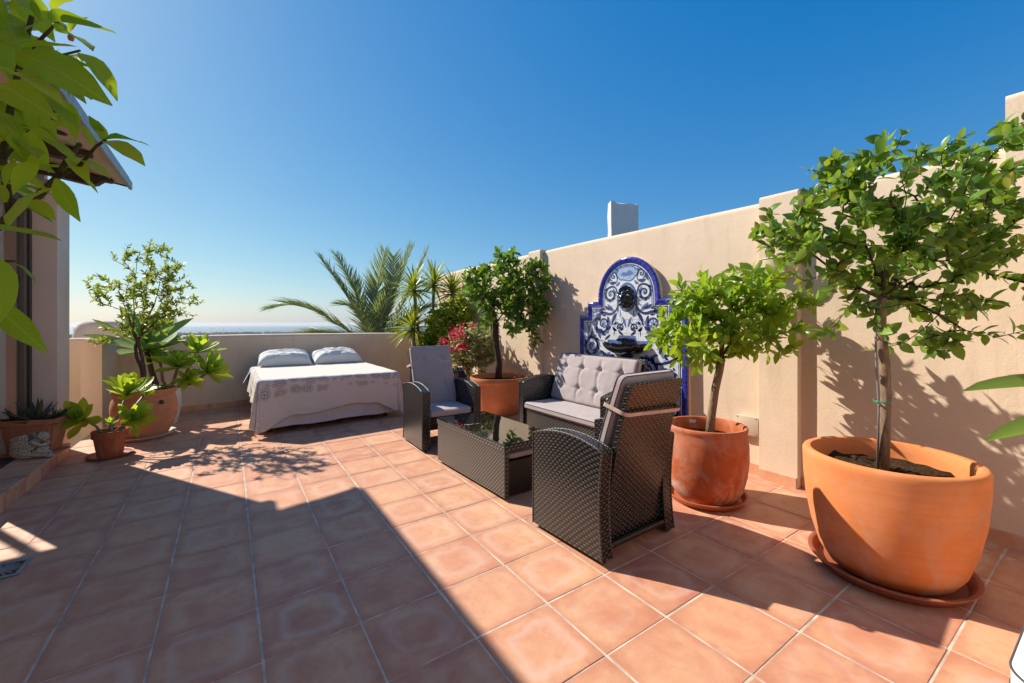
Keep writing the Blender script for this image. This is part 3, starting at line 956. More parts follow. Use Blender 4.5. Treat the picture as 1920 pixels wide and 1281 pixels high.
# ---- coffee table with two stools pushed under it
TL, TR = Vector((1.835, 3.03, fz(1.83, 3.03))), R(2.0)
table = thing('coffee_table', TL, 'low black wicker coffee table with a dark mirror-like glass top', 'table', None, TR)
hx, hy, hz = .245, .525, .385
for sg in (-1, 1):
    w = Weave()
    x = sg * hx; xi = sg * (hx - .035)
    w.panel(lambda U, V: (np.full_like(U, x), lerp(-hy, hy, U), lerp(.02, hz - .035, V)), 2 * hy, hz - .055, (sg, 0, 0), .0165, .0150, .0026)
    w.panel(lambda U, V: (np.full_like(U, xi), lerp(-hy, hy, U), lerp(.02, hz - .035, V)), 2 * hy, hz - .055, (-sg, 0, 0), .022, .018)
    for yy, hn in ((-hy, -1), (hy, 1)):
        w.panel(lambda U, V: (lerp(xi, x, U), np.full_like(U, yy), lerp(.02, hz - .035, V)), .035, hz - .055, (0, hn, 0))
    w.build('side_panel', M['wicker_lit'], table)
w = Weave()
for sg in (-1, 1):
    w.panel(lambda U, V: (np.full_like(U, sg * (hx + .006)), lerp(-hy - .006, hy + .006, U), lerp(hz - .036, hz, V)), 2 * hy, .036, (sg, 0, 0), .0195, .018, .003)
    w.panel(lambda U, V: (lerp(-hx - .006, hx + .006, U), np.full_like(U, sg * (hy + .006)), lerp(hz - .036, hz, V)), 2 * hx, .036, (0, sg, 0), .0195, .018, .003)
w.build('top_frame', M['wicker_lit'], table)
MB().box(-hx, hx, -hy, hy, hz - .034, hz - .004).build('top_board', M['black_metal'], table)
t = NT('black glass')
p = t.principled((.006, .006, .007), .015, .5)
p.inputs['IOR'].default_value = 1.95
p.inputs['Coat Weight'].default_value = .5
p.inputs['Coat Roughness'].default_value = .01
M['black_glass'] = t.done(p)
MB().bbox(-hx - .004, hx + .004, -hy - .004, hy + .004, hz + .001, hz + .009, .0025, 2).build('glass_top', M['black_glass'], table)
FT = chair_frame(TL, TR)
for k, sy in enumerate((-1, 1)):
    lab = 'near end' if sy < 0 else 'far end, toward the bed'
    loc = FT @ Vector((.0, sy * .275, 0))
    ot = thing('stool', loc, 'dark wicker stool under the glass table, at its ' + lab, 'stool', 'stools under the table', TR)
    w = Weave()
    a, b, hgt = .185, .215, .255
    for sg in (-1, 1):
        w.panel(lambda U, V: (np.full_like(U, sg * a), lerp(-b, b, U), lerp(.015, hgt, V)), 2 * b, hgt, (sg, 0, 0))
        w.panel(lambda U, V: (lerp(-a, a, U), np.full_like(U, sg * b), lerp(.015, hgt, V)), 2 * a, hgt, (0, sg, 0))
    w.panel(lambda U, V: (lerp(-a, a, U), lerp(-b, b, V), np.full_like(U, hgt)), 2 * a, 2 * b, (0, 0, 1))
    w.build('body', M['wicker_dark'], ot)
    cushion('stool_cushion', .36, .42, .05, FT @ Matrix.Translation((0, sy * .275, .288)), 'thin mauve cushion on the stool at the table\'s ' + lab, 'cushion', 'stool cushions', puff=.004, seed=20 + k, pipe=M['piping_light'], nx=16, ny=16)

# ================================================================== BED
bx0, bx1, by0, by1, bz = .31, 1.86, 5.56, 7.58, .648
bed = thing('bed', ((bx0 + bx1) / 2, (by0 + by1) / 2, fz(1, 6.5)), 'low double bed with a lavender valance standing against the parapet', 'bed')
def bput(mb, name, mat, sm=None): return put(mb, name, mat, bed, sm)
M['sheet'] = mat_fabric('lavender valance', (.68, .63, .66), 500, .9, .05, .3)
bput(MB().bbox(bx0 + .02, bx1 - .02, by0 + .02, by1, .40, bz - .012, .05, 4), 'mattress', M['sheet'], 50)
bput(MB().bbox(bx0 + .03, bx1 - .03, by0 + .04, by1, .15, .398, .01), 'bed_base', M['dark_wood'])
for x in (bx0 + .1, bx1 - .1):
    for y in (by0 + .12, by1 - .1):
        bput(MB().tube([(x, y, fz(x, y)), (x, y, .16)], .025, 10), 'leg', M['dark_wood'], 40)
# valance: a pleated skirt hanging from the mattress edge
nu = 240
per = []
for x in np.linspace(bx0, bx0, 1): pass
path = [(bx0 - .004, by1)] + [(bx0 - .004, y) for y in np.linspace(by1, by0, 60)[1:]] + [(x, by0 - .004) for x in np.linspace(bx0, bx1, 110)] + [(bx1 + .004, y) for y in np.linspace(by0, by1, 60)]
P = np.zeros((len(path), 8, 3))
for i, (x, y) in enumerate(path):
    ux, uy = ((-1, 0) if x < bx0 else (1, 0) if x > bx1 else (0, -1))
    for j in range(8):
        v = j / 7.
        z = .50 - v * (.50 - .068 - fz(x, y) - .006 * math.sin(x * 9 + y * 5))
        k = v * (.010 * math.sin(x * 24 + y * 24) + .012 * mnoise.noise(Vector((x * 5, y * 5, v * 2))) + .012)
        P[i, j] = (x + ux * k, y + uy * k, z)
bput(MB().grid(P, True), 'valance', M['sheet'], 180)

# quilted bedspread: one sheet draped over the mattress
t = NT('quilted bedspread'); co = t.coords()
sp = t.n('SeparateXYZ'); t.l(co, sp.inputs[0])
geo = t.n('Attribute', attribute_name='drop')          # how far below the mattress edge, in metres
uu = t.n('Attribute', attribute_name='along')
cv = t.n('CombineXYZ'); t.l(uu.outputs['Fac'], cv.inputs[0]); t.l(geo.outputs['Fac'], cv.inputs[1])
def rings(scale, seed, thr):
    mp = t.n('Mapping'); mp.inputs['Location'].default_value = (seed, seed * .37, 0); t.l(cv.outputs[0], mp.inputs['Vector'])
    vo = t.n('TexVoronoi', voronoi_dimensions='2D'); vo.inputs['Scale'].default_value = scale; vo.inputs['Randomness'].default_value = .45; t.l(mp.outputs[0], vo.inputs['Vector'])
    d = vo.outputs['Distance']
    disc = t.ramp(d, [(thr - .02, 1), (thr, 0)])
    rg = t.math('SINE', t.math('MULTIPLY', d, 34))
    rg = t.ramp(rg, [(.25, .25), (.6, 1)])
    cs = t.n('SeparateColor'); t.l(vo.outputs['Color'], cs.inputs[0])
    on = t.math('GREATER_THAN', cs.outputs[0], .3)
    return t.math('MULTIPLY', t.math('MULTIPLY', disc, rg), on)
rg = t.math('MAXIMUM', rings(6.6, 0, .42), t.math('MULTIPLY', rings(11, 3.3, .26), .8))
band = t.ramp(geo.outputs['Fac'], [(.0, 0), (.006, 1), (.20, 1), (.23, 0)])
cream = (.79, .72, .635)
wv = t.n('TexWave', wave_type='BANDS', bands_direction='Y'); wv.inputs['Scale'].default_value = 17; wv.inputs['Distortion'].default_value = 1.6; wv.inputs['Detail'].default_value = 1
wv.inputs['Detail Scale'].default_value = 2.0
t.l(cv.outputs[0], wv.inputs['Vector'])
c = t.mix(t.math('MULTIPLY', t.math('MULTIPLY', rg, band), .85), cream, (.26, .25, .28))
c = t.mix(t.math('MULTIPLY', t.ramp(wv.outputs['Fac'], [(0, 1), (.3, 0)]), .22), c, (.45, .38, .31))
nr = t.bump(wv.outputs['Fac'], .7, .007)
nr = t.bump(t.noise(co, 60, 3), .25, .004, nr)
M['spread'] = t.done(t.principled(c, .9, .12, nr, Sheen_Weight=.25))
# unrolled sheet: a = across (x), b = along (y, from pillows to foot)
ov_s, ov_f = .47, .50                        # overhang at the sides and at the foot
na, nb_ = 130, 120
aa = np.linspace(bx0 - ov_s, bx1 + ov_s, na); bb = np.linspace(by1 - .12, by0 - ov_f, nb_)
P = np.zeros((na, nb_, 3)); drop = np.zeros((na, nb_)); along = np.zeros((na, nb_))
for i, a in enumerate(aa):
    for j, b in enumerate(bb):
        oa = bx0 - a if a < bx0 else a - bx1 if a > bx1 else 0.
        sa = -1 if a < bx0 else 1
        ob = by0 - b if b < by0 else 0.
        x, y = min(max(a, bx0), bx1), max(b, by0)
        z = bz + .004 * mnoise.noise(Vector((a * 4, b * 4, 0))) + .003 * mnoise.noise(Vector((a * 15, b * 11, 5)))
        # the hem rides up unevenly along the foot, and trails at the near corner
        hang_f = .46 - .09 * max(0, min(1, (a - .45) / 1.0)) + .016 * math.sin(a * 9) + .13 * max(0, min(1, (.62 - a) / .28)) + .17 * max(0, min(1, (a - 1.60) / .24)) if b < by0 else 0
        fold = .010 * math.sin(a * 17 + 1.2) + .016 * mnoise.noise(Vector((a * 3.2, b * 2, 2)))
        folds = .012 * math.sin(b * 15) + .018 * mnoise.noise(Vector((a * 2, b * 3.0, 7)))
        rr = .045
        def drape(o):                        # rounded over the edge: returns outward, downward
            q = min(o / rr, math.pi / 2)
            return rr * math.sin(q) * .75, rr * (1 - math.cos(q)) + max(0, o - rr * math.pi / 2)
        ka, da = drape(oa); kb, db = drape(ob)
        if ob > 0 and oa == 0:
            db *= hang_f / ov_f * 1.02
            x += fold * .25 * db / .4
            y += -kb - (fold + .030) * db / .4
            z -= db
        elif oa > 0 and ob == 0:
            side_len = .66 if sa < 0 else .95
            da *= side_len
            x += sa * (ka + (folds + .05) * da / .4)
            z -= da
        elif oa > 0 and ob > 0:              # the corner falls in a cone-shaped fold
            o = math.hypot(oa, ob); ang = math.atan2(ob, oa)
            # pull the corner cloth together into a hanging fold
            ko, do = drape(min(o, .54 if sa < 0 else .52))
            f = ang / (math.pi / 2)
            side_len = .66 if sa < 0 else .95
            do *= lerp(side_len, hang_f / ov_f * 1.02, f ** 1.2) + (.10 if sa < 0 else .06) * math.sin(math.pi * f)
            bell = .055 + .035 * math.sin(math.pi * f) + .022 * math.sin(f * 17)
            out = ko + bell * do / .5
            x += sa * out * math.cos(ang * .94); y -= out * math.sin(ang)
            z -= do
        zmin = fz(x, y) + .012
        z = max(z, zmin + .004 * math.sin(a * 40))
        P[i, j] = (x, y, z)
        drop[i, j] = max(oa, ob); along[i, j] = a if ob >= oa else b
mb = MB().grid(P, True)
o = mb.build('bedspread', M['spread'], None, 180, attr={'drop': drop.reshape(-1), 'along': along.reshape(-1)})
md = o.modifiers.new('thickness', 'SOLIDIFY'); md.thickness = .006; md.offset = 1
tag(o, 'cream quilted bedspread with a band of grey circles draped over the bed', 'bedspread')
# folded sheet corner at the left by the pillows
P = np.zeros((14, 10, 3))
for i in range(14):
    for j in range(10):
        u, v = i / 13., j / 9.
        P[i, j] = (bx0 - .02 - .10 * v ** .8 - .012 * math.sin(u * 9) * v, by1 - .03 - .55 * u, bz - .005 - (.28 - .10 * u) * v)
o = put(MB().grid(P), 'bed_sheet_edge', mat_fabric('pale blue sheet', (.60, .62, .66), 400), bed, 180)

# pillows
t = NT('pillow cover'); co = t.coords()
sp = t.n('SeparateXYZ'); t.l(co, sp.inputs[0])
nzp = t.noise(co, 26, 5, .65)
bandp = t.ramp(sp.outputs[1], [(.40, 0), (.46, 1), (.54, 1), (.60, 0)])
mpn = t.n('MapRange'); mpn.inputs['From Min'].default_value = -.22; mpn.inputs['From Max'].default_value = .22
t.l(sp.outputs[1], mpn.inputs['Value'])
bandp = t.ramp(mpn.outputs[0], [(.40, 0), (.48, 1), (.62, 1), (.72, 0)])
c = t.mix(t.math('MULTIPLY', bandp, t.ramp(nzp, [(.4, .15), (.6, .85)])), (.72, .70, .65), (.22, .22, .26))
M['pillow'] = t.done(t.principled(c, .9, .15, t.bump(t.noise(co, 13, 4), .5, .012), Sheen_Weight=.2))
def pillow(cx, cy, rz, seed, label):
    w, d, th = .72, .46, .20
    nx, ny = 44, 32
    top = np.zeros((nx, ny, 3)); bot = np.zeros((nx, ny, 3))
    for i in range(nx):
        for j in range(ny):
            u, v = i / (nx - 1) * 2 - 1, j / (ny - 1) * 2 - 1
            e = max(0, (1 - u ** 4)) ** .55 * max(0, (1 - v ** 4)) ** .55
            pin = 1 - .06 * (1 - abs(v)) * abs(u) ** 3 - 0
            x, y = u * w / 2 * (1 - .05 * (1 - v * v) * abs(u)), v * d / 2 * (1 - .07 * (1 - u * u) * abs(v))
            rad = math.hypot(u, v)
            wr = .020 * mnoise.noise(Vector((u * 2.2 + seed, v * 3.5, seed))) + .012 * mnoise.noise(Vector((u * 6 + seed, v * 5, seed * 2))) + .012 * abs(u) ** 2 * math.sin(v * 11 + seed) * e
            top[i, j] = (x, y, th * .72 * e + wr * e + .006); bot[i, j] = (x, y, -th * .28 * e)
    mb = MB().grid(top).grid(bot, True)
    bt, bb_ = boundary(top), boundary(bot); n = len(bt); b = len(mb.v)
    mb.v.extend(map(tuple, bt)); mb.v.extend(map(tuple, bb_))
    for i in range(n):
        j = (i + 1) % n
        mb.f.append((b + i, b + n + i, b + n + j, b + j))
    o = mb.build('pillow', M['pillow'], None, 60)
    o.matrix_basis = Matrix.Translation((cx, cy, bz + .075)) @ Matrix.Rotation(rz, 4, 'Z') @ Matrix.Rotation(R(11), 4, 'X')
    tag(o, label, 'pillow', 'pillows on the bed')
pillow(.72, 7.28, R(-3), 1.0, 'plump white patterned pillow nearer the potted shrub')
pillow(1.46, 7.32, R(2), 5.0, 'plump white patterned pillow nearer the yuccas')

# ================================================================== WALL FOUNTAIN
FY = 3.015                                   # centre of the fountain along the wall
FB = .30                                     # its foot
fount = thing('wall_fountain', (WX_, FY, 0), 'arched blue and white painted tile wall fountain with black lion mask', 'fountain')
FM = Matrix(((0, 0, -1, WX_), (-1, 0, 0, FY), (0, 1, 0, 0), (0, 0, 0, 1)))     # (a, b, out) -> world
FL = Matrix.Translation(-fount.location) @ FM
def glaze(name, col, var=.18, rough=.12):
    t = NT(name); co = t.coords()
    n = t.noise(co, 40, 4); n2 = t.noise(co, 9, 3)
    c = t.mix(t.ramp(n, [(.35, 0), (.65, 1)]), mul(col, 1 - var), mul(col, 1 + var))
    return t.done(t.principled(c, rough, .55, t.bump(n2, .25, .01), Coat_Weight=.5, Coat_Roughness=.06))
M['cobalt'] = glaze('cobalt glazed tile', (.026, .034, .28), .35)
M['az_white'] = glaze('white glazed tile', (.70, .71, .72), .04)
M['az_navy'] = glaze('navy brush paint', (.025, .03, .13), .4)
M['az_mid'] = glaze('mid blue brush paint', (.11, .16, .38), .3)
M['az_light'] = glaze('light blue wash', (.34, .43, .60), .2)
M['black_glaze'] = glaze('black glazed ceramic', (.006, .006, .008), .3, .08)
W1, W2, W3 = .71, .575, .41
B1, B2 = 1.385, 1.535
ARC = 1.575
def outline(w, na=18):
    hw1, hw2, hw3, r = W1 - w, W2 - w, W3 - w, W3 - w
    pts = [(-hw1, FB + w * 0), (-hw1, B1 - w), (-hw2, B1 - w), (-hw2, B2 - w), (-hw3, B2 - w), (-hw3, ARC)]
    for k in range(1, na):
        a = math.pi - math.pi * k / na
        pts.append((r * math.cos(a), ARC + r * math.sin(a)))
    pts += [(hw3, ARC), (hw3, B2 - w), (hw2, B2 - w), (hw2, B1 - w), (hw1, B1 - w), (hw1, FB)]
    return pts
def ccw(p):
    a = sum(p[i][0] * p[(i+1) % len(p)][1] - p[(i+1) % len(p)][0] * p[i][1] for i in range(len(p)))
    return p if a > 0 else p[::-1]
MB().prism(ccw(outline(.012)), -.02, .052, FL).build('panel_body', M['wall'], fount)
BW = .064
oo, ii = outline(0), outline(BW)
for k in range(len(oo) - 1):
    o0, o1, i0, i1 = map(Vector, (oo[k], oo[k+1], ii[k], ii[k+1]))
    L = (o1 - o0).length
    n = max(1, round(max(L, (i1 - i0).length) / .15))
    if 5 <= k <= len(oo) - 7: n = 1
    for m in range(n):
        g = .0016
        a0, a1 = o0.lerp(o1, m / n), o0.lerp(o1, (m + 1) / n); c0, c1 = i0.lerp(i1, m / n), i0.lerp(i1, (m + 1) / n)
        if (a1 - a0).length < .01 and (c1 - c0).length < .01: continue
        # a moulded border tile: raised half-round section
        sec = [(0, .053), (.0, .062), (.12, .071), (.32, .074), (.52, .071), (.72, .067), (1, .064), (1, .053)]
        vs = []
        ta = (a1 - a0).normalized() * g if (a1 - a0).length > .01 else Vector((0, 0)); tc = (c1 - c0).normalized() * g if (c1 - c0).length > .01 else Vector((0, 0))
        for (p, q) in ((a0 + ta, c0 + tc), (a1 - ta, c1 - tc)):
            for (s_, h_) in sec:
                r_ = p.lerp(q, s_); vs.append((r_.x, r_.y, h_))
        ns = len(sec)
        fs = [(j, j + 1, ns + j + 1, ns + j) for j in range(ns - 1)] + [tuple(range(ns - 1, -1, -1)), tuple(ns + j for j in range(ns))]
        MB().add(vs, fs, FL).build('border_tile', M['cobalt'], fount, 60)
# square picture tiles clipped to the field
def clip(poly, x0, x1, y0, y1):
    def cut(p, f, inter):
        out = []
        for i in range(len(p)):
            a, b = p[i - 1], p[i]
            if f(b):
                if not f(a): out.append(inter(a, b))
                out.append(b)
            elif f(a): out.append(inter(a, b))
        return out
    def ix(v): return lambda a, b: (v, a[1] + (b[1] - a[1]) * (v - a[0]) / (b[0] - a[0]))
    def iy(v): return lambda a, b: (a[0] + (b[0] - a[0]) * (v - a[1]) / (b[1] - a[1]), v)
    for f, g in ((lambda p: p[0] >= x0, ix(x0)), (lambda p: p[0] <= x1, ix(x1)), (lambda p: p[1] >= y0, iy(y0)), (lambda p: p[1] <= y1, iy(y1))):
        if not poly: return poly
        poly = cut(poly, f, g)
    return poly
field = ccw(outline(BW + .002))
TP = .1475
fr = random.Random(5)
na_ = int(W1 / TP) + 1
for i in range(-na_, na_):
    for j in range(0, 13):
        x0, y0 = i * TP, FB + j * TP
        pc = clip(field, x0 + .0012, x0 + TP - .0012, y0 + .0012, y0 + TP - .0012)
        if len(pc) < 3: continue
        area = abs(sum(pc[q][0] * pc[(q+1) % len(pc)][1] - pc[(q+1) % len(pc)][0] * pc[q][1] for q in range(len(pc)))) / 2
        if area < 3e-4: continue
        MB().prism(ccw(pc), .053, .060 + fr.uniform(-.0004, .0004), FL).build('tile', M['az_white'], fount)
# brush-painted ornament: flat strokes lying in the glaze
class Paint:
    def __init__(s): s.mb = MB()
    def ribbon(s, pts, ws, h):
        n = len(pts); vs = []
        for i, p in enumerate(pts):
            a, b = Vector(pts[max(0, i-1)]), Vector(pts[min(n-1, i+1)])
            t_ = (b - a).normalized(); q = Vector((-t_.y, t_.x))
            w = ws[i] / 2
            vs += [(p[0] + q.x * w, p[1] + q.y * w, h), (p[0] - q.x * w, p[1] - q.y * w, h)]
        s.mb.add(vs, [(2*i, 2*i+1, 2*i+3, 2*i+2) for i in range(n - 1)], FL)
        return s
    def poly(s, pts, h):
        s.mb.add([(x, y, h) for x, y in pts], [tuple(range(len(pts)))], FL); return s
    def build(s, name, mat):
        bm = bmesh.new(); me = s.mb.mesh(name, mat); bm.from_mesh(me)
        bmesh.ops.recalc_face_normals(bm, faces=bm.faces[:]); bm.to_mesh(me); bm.free()
        return link(name, me, fount)
navy, mid, lite = Paint(), Paint(), Paint()
H1, H2_, H3 = .0612, .0618, .0624
def inside(x, y):
    r = False; p = field; n = len(p)
    for i in range(n):
        (xa, ya), (xb, yb) = p[i], p[i - 1]
        if (ya > y) != (yb > y) and x < (xb - xa) * (y - ya) / (yb - ya) + xa: r = not r
    return r
def both(fn):
    for sg in (-1, 1): fn(sg)
def leaf(sg, x, y, ang, L, w, P, h, curl=.6):
    pts, ws = [], []
    a = ang
    px_, py_ = x, y
    for k in range(9):
        t_ = k / 8
        pts.append((sg * px_, py_)); ws.append(w * math.sin(math.pi * min(1, t_ * .92 + .05)) ** .8)
        a += curl / 8
        px_ += math.cos(a) * L / 8; py_ += math.sin(a) * L / 8
    if not inside(*pts[-1]) or not inside(*pts[4]): return
    P.ribbon(pts, ws, h)
def spiral(sg, x, y, r0, turns, a0, w, P=navy, h=H2_, cw=1, leaves=True, tail=None):
    pts, ws = [], []
    n = int(26 * turns)
    for k in range(n + 1):
        t_ = k / n
        r = r0 * (1 - .84 * t_)
        a = a0 + cw * 2 * math.pi * turns * t_
        pts.append((sg * (x + r * math.cos(a)), y + r * math.sin(a))); ws.append(w * (1 - .55 * t_))
    if tail:
        m = 12
        (tx, ty) = tail
        p0 = Vector((tx, ty)); p3 = Vector((x + r0 * math.cos(a0), y + r0 * math.sin(a0)))
        tg = Vector((-math.sin(a0), math.cos(a0))) * cw
        p2 = p3 - tg * (p3 - p0).length * .55; p1 = p0.lerp(p2, .5)
        cur = []
        for k in range(m):
            t_ = k / m
            q = p0 * (1-t_)**3 + p1 * 3*t_*(1-t_)**2 + p2 * 3*t_*t_*(1-t_) + p3 * t_**3
            cur.append((sg * q.x, q.y))
        pts = cur + pts; ws = [w * (.35 + .65 * k / m) for k in range(m)] + ws
    P.ribbon(pts, [q * 1.25 for q in ws], h)
    if leaves:
        for k in range(int(7 * turns)):
            a = a0 + cw * 2 * math.pi * turns * (k + .5) / (7 * turns) * .55
            r = r0 * (1 - .84 * .55 * (k + .5) / (7 * turns))
            lx, ly = x + r * math.cos(a), y + r * math.sin(a)
            leaf(sg, lx, ly, a + cw * .9, r0 * .62, w * 1.35, mid if k % 2 else navy, H1 if k % 2 else H2_, cw * 1.0)
    # flower in the eye
    for k in range(7):
        a = 2 * math.pi * k / 7
        mid.poly([(sg * (x + .32 * r0 * math.cos(a + q) * s_), y + .32 * r0 * math.sin(a + q) * s_) for q, s_ in ((0, .35), (-.3, .85), (0, 1.1), (.3, .85))], H1)
    navy.poly([(sg * (x + .12 * r0 * math.cos(q)), y + .12 * r0 * math.sin(q)) for q in np.linspace(0, 2 * math.pi, 9)[:-1]], H3)
# thin line that runs round the field
for w_, wd, P in ((BW + .018, .012, navy), (BW + .036, .005, mid)):
    q = outline(w_, 40)
    dense = []
    for k in range(len(q) - 1):
        dense += [q[k]] + ([tuple(Vector(q[k]).lerp(Vector(q[k+1]), s_)) for s_ in (.02, .98)] if (Vector(q[k+1]) - Vector(q[k])).length > .06 else [])
    P.ribbon(dense + [q[-1]], [wd] * (len(dense) + 1), H1)
# cartouche at the head of the arch
lite.poly([(.135 * math.cos(a) * (1 + .08 * math.cos(6 * a)), 1.815 + .072 * math.sin(a) * (1 + .1 * math.cos(5 * a))) for a in np.linspace(0, 2 * math.pi, 41)[:-1]], H1)
mid.ribbon([(.14 * math.cos(a) * (1 + .08 * math.cos(6 * a)), 1.815 + .077 * math.sin(a) * (1 + .1 * math.cos(5 * a))) for a in np.linspace(0, 2 * math.pi, 49)], [.012] * 49, H2_)
mid.poly([(x, y) for x, y in ((-.09, 1.80), (-.05, 1.835), (-.01, 1.82), (.03, 1.85), (.09, 1.81), (.06, 1.79), (-.05, 1.785))], H2_)
for k in range(11):
    a = math.pi * (k + .5) / 11
    for sg in (1,):
        leaf(1, .125 * math.cos(a), 1.84 + .045 * math.sin(a), a, .055, .02, navy if k % 2 else mid, H3, .2)
def f(sg):
    spiral(sg, .185, 1.80, .042, 1.2, 2.6, .013, cw=-1, leaves=False, tail=(.14, 1.73))
    leaf(sg, .145, 1.735, -.5, .10, .036, navy, H2_, .9); leaf(sg, .20, 1.75, .2, .08, .026, mid, H1, .9)
    leaf(sg, .10, 1.735, -1.2, .07, .03, mid, H1, 1.0); leaf(sg, .235, 1.80, -1.4, .09, .024, navy, H2_, .5)
    spiral(sg, .225, 1.605, .078, 1.5, 1.2, .018, cw=-1, tail=(.13, 1.44))
    spiral(sg, .34, 1.285, .125, 1.6, 1.9, .026, cw=-1, tail=(.105, 1.50))
    leaf(sg, .17, 1.42, .4, .13, .045, mid, H1, .5); leaf(sg, .21, 1.45, -.2, .11, .035, navy, H3, .9)
    leaf(sg, .14, 1.40, -.7, .12, .04, navy, H2_, -.6); leaf(sg, .40, 1.43, .2, .09, .034, mid, H1, -.8)
    leaf(sg, .45, 1.38, -.4, .10, .034, navy, H2_, .7); leaf(sg, .30, 1.44, .5, .10, .03, navy, H2_, -.9)
    spiral(sg, .085, 1.245, .045, 1.2, .4, .014, leaves=False, tail=(.02, 1.33))
    leaf(sg, .015, 1.25, 1.35, .12, .032, mid, H1, -.3); leaf(sg, .05, 1.17, .3, .09, .028, navy, H2_, .7)
    spiral(sg, .50, 1.045, .115, 1.6, -1.2, .024, cw=1, tail=(.30, .90))
    leaf(sg, .40, 1.17, .6, .11, .036, mid, H1, .9); leaf(sg, .56, 1.19, 1.4, .10, .034, navy, H2_, .8); leaf(sg, .57, 1.25, .7, .08, .03, mid, H2_, .8)
    spiral(sg, .25, .83, .12, 1.6, .5, .026, cw=1, tail=(.05, .90))
    spiral(sg, .50, .73, .11, 1.5, 2.4, .024, cw=-1, tail=(.38, .92))
    spiral(sg, .30, .55, .115, 1.5, 1.0, .024, cw=1, tail=(.50, .60))
    spiral(sg, .54, .47, .075, 1.4, 1.9, .02, cw=-1)
    for k in range(130):
        x, y = fr.uniform(.03, .62), fr.uniform(.38, 1.42)
        if .0 < x < .26 and .95 < y < 1.2: continue
        leaf(sg, x, y, fr.uniform(0, 6.28), fr.uniform(.04, .10), fr.uniform(.012, .034), fr.choice((mid, lite, navy)), H1 - .0004, fr.uniform(-1.2, 1.2))
st_ = fr.getstate(); f(-1); fr.setstate(st_); f(1)
# ring round the mask, painted basin backing
mid.ribbon([(.112 * math.cos(a), 1.565 + .138 * math.sin(a)) for a in np.linspace(0, 2 * math.pi, 41)], [.022] * 41, H2_)
navy.ribbon([(.124 * math.cos(a), 1.565 + .150 * math.sin(a)) for a in np.linspace(0, 2 * math.pi, 41)], [.006] * 41, H3)
mid.poly(ccw([(-.27, 1.04), (.27, 1.04), (.27, 1.115), (.13, 1.115), (.11, 1.165), (-.11, 1.165), (-.13, 1.115), (-.27, 1.115)]), H2_)
navy.poly(ccw([(-.035, .62), (.035, .62), (.05, .9), (.12, 1.02), (-.12, 1.02), (-.05, .9)]), H3)
for P_, m_ in ((navy, 'az_navy'), (mid, 'az_mid'), (lite, 'az_light')): tag(P_.build('painted_ornament', M[m_]), None, None, None, 'stuff')
# lion mask: oval boss with mane, brow, muzzle
bm = bmesh.new(); bmesh.ops.create_uvsphere(bm, u_segments=44, v_segments=30, radius=1)
for v in bm.verts:
    p = v.co.copy()
    a = math.atan2(p.y, p.x); rr = math.hypot(p.x, p.y)
    h = max(0, p.z)
    dz = .16 * math.exp(-((p.x / .28) ** 2 + ((p.y + .25) / .30) ** 2))                  # muzzle
    dz += .10 * math.exp(-((p.x / .13) ** 2 + ((p.y - .10) / .42) ** 2))                 # nose bridge
    for sx in (-1, 1):
        dz -= .14 * math.exp(-(((p.x - sx * .27) / .12) ** 2 + ((p.y - .20) / .09) ** 2))  # eye
        dz += .10 * math.exp(-(((p.x - sx * .28) / .16) ** 2 + ((p.y - .36) / .08) ** 2))  # brow
        dz += .08 * math.exp(-(((p.x - sx * .2) / .14) ** 2 + ((p.y + .33) / .1) ** 2))
    dz -= .13 * math.exp(-((p.x / .22) ** 2 + ((p.y + .52) / .06) ** 2))                   # mouth
    mane = max(0, rr - .52)
    dz += mane * .85 * math.sin(a * 11 + rr * 9) * (1 if h > .05 else 0)
    v.co = Vector((p.x * .096, p.y * .122, .055 + p.z * .07 + dz * .17 * (h ** .4 if h > 0 else 0)))
bm.verts.index_update()
mb = MB().add([v.co.copy() for v in bm.verts], [[v.index for v in f_.verts] for f_ in bm.faces], FL @ Matrix.Translation((0, 1.565, 0))); bm.free()
mb.build('lion_mask', M['black_glaze'], fount, 180)
# scalloped half-shell basin with a spout block
mb = MB(); na2, nb2 = 49, 14
for lay, th_ in ((0, 0), (1, .014)):
    P = np.zeros((na2, nb2, 3))
    for i in range(na2):
        a = math.pi * i / (na2 - 1)
        sc = 1 + .06 * abs(math.sin(a * 7)) 
        for j in range(nb2):
            v = j / (nb2 - 1)
            r = .265 * (.10 + .90 * math.sin(v * math.pi / 2) ** .8) * sc - th_ * (1 if lay else 0)
            out = .205 * (.10 + .90 * math.sin(v * math.pi / 2) ** .8) * sc - th_ * (1 if lay else 0)
            z = .965 + .115 * (1 - math.cos(v * math.pi / 2)) ** .9 + (.012 * abs(math.sin(a * 7)) * v) + (th_ if lay and v < .99 else 0)
            q = FL @ Vector((r * math.cos(a), z, .060 + out * math.sin(a)))
            P[i, j] = q
    mb.grid(P, lay == 0)
mb.build('basin', M['black_glaze'], fount, 60)
mb = MB()
for k in range(7):
    q = (k - 3) * .027
    mb.lathe([(0, -.035), (.016, -.03), (.019, 0), (.013, .032), (0, .04)], 10, FL @ Matrix.Translation((q, 1.12 + .01 * math.cos(q * 20), .085)))
mb.build('basin_crest', M['black_glaze'], fount, 60)

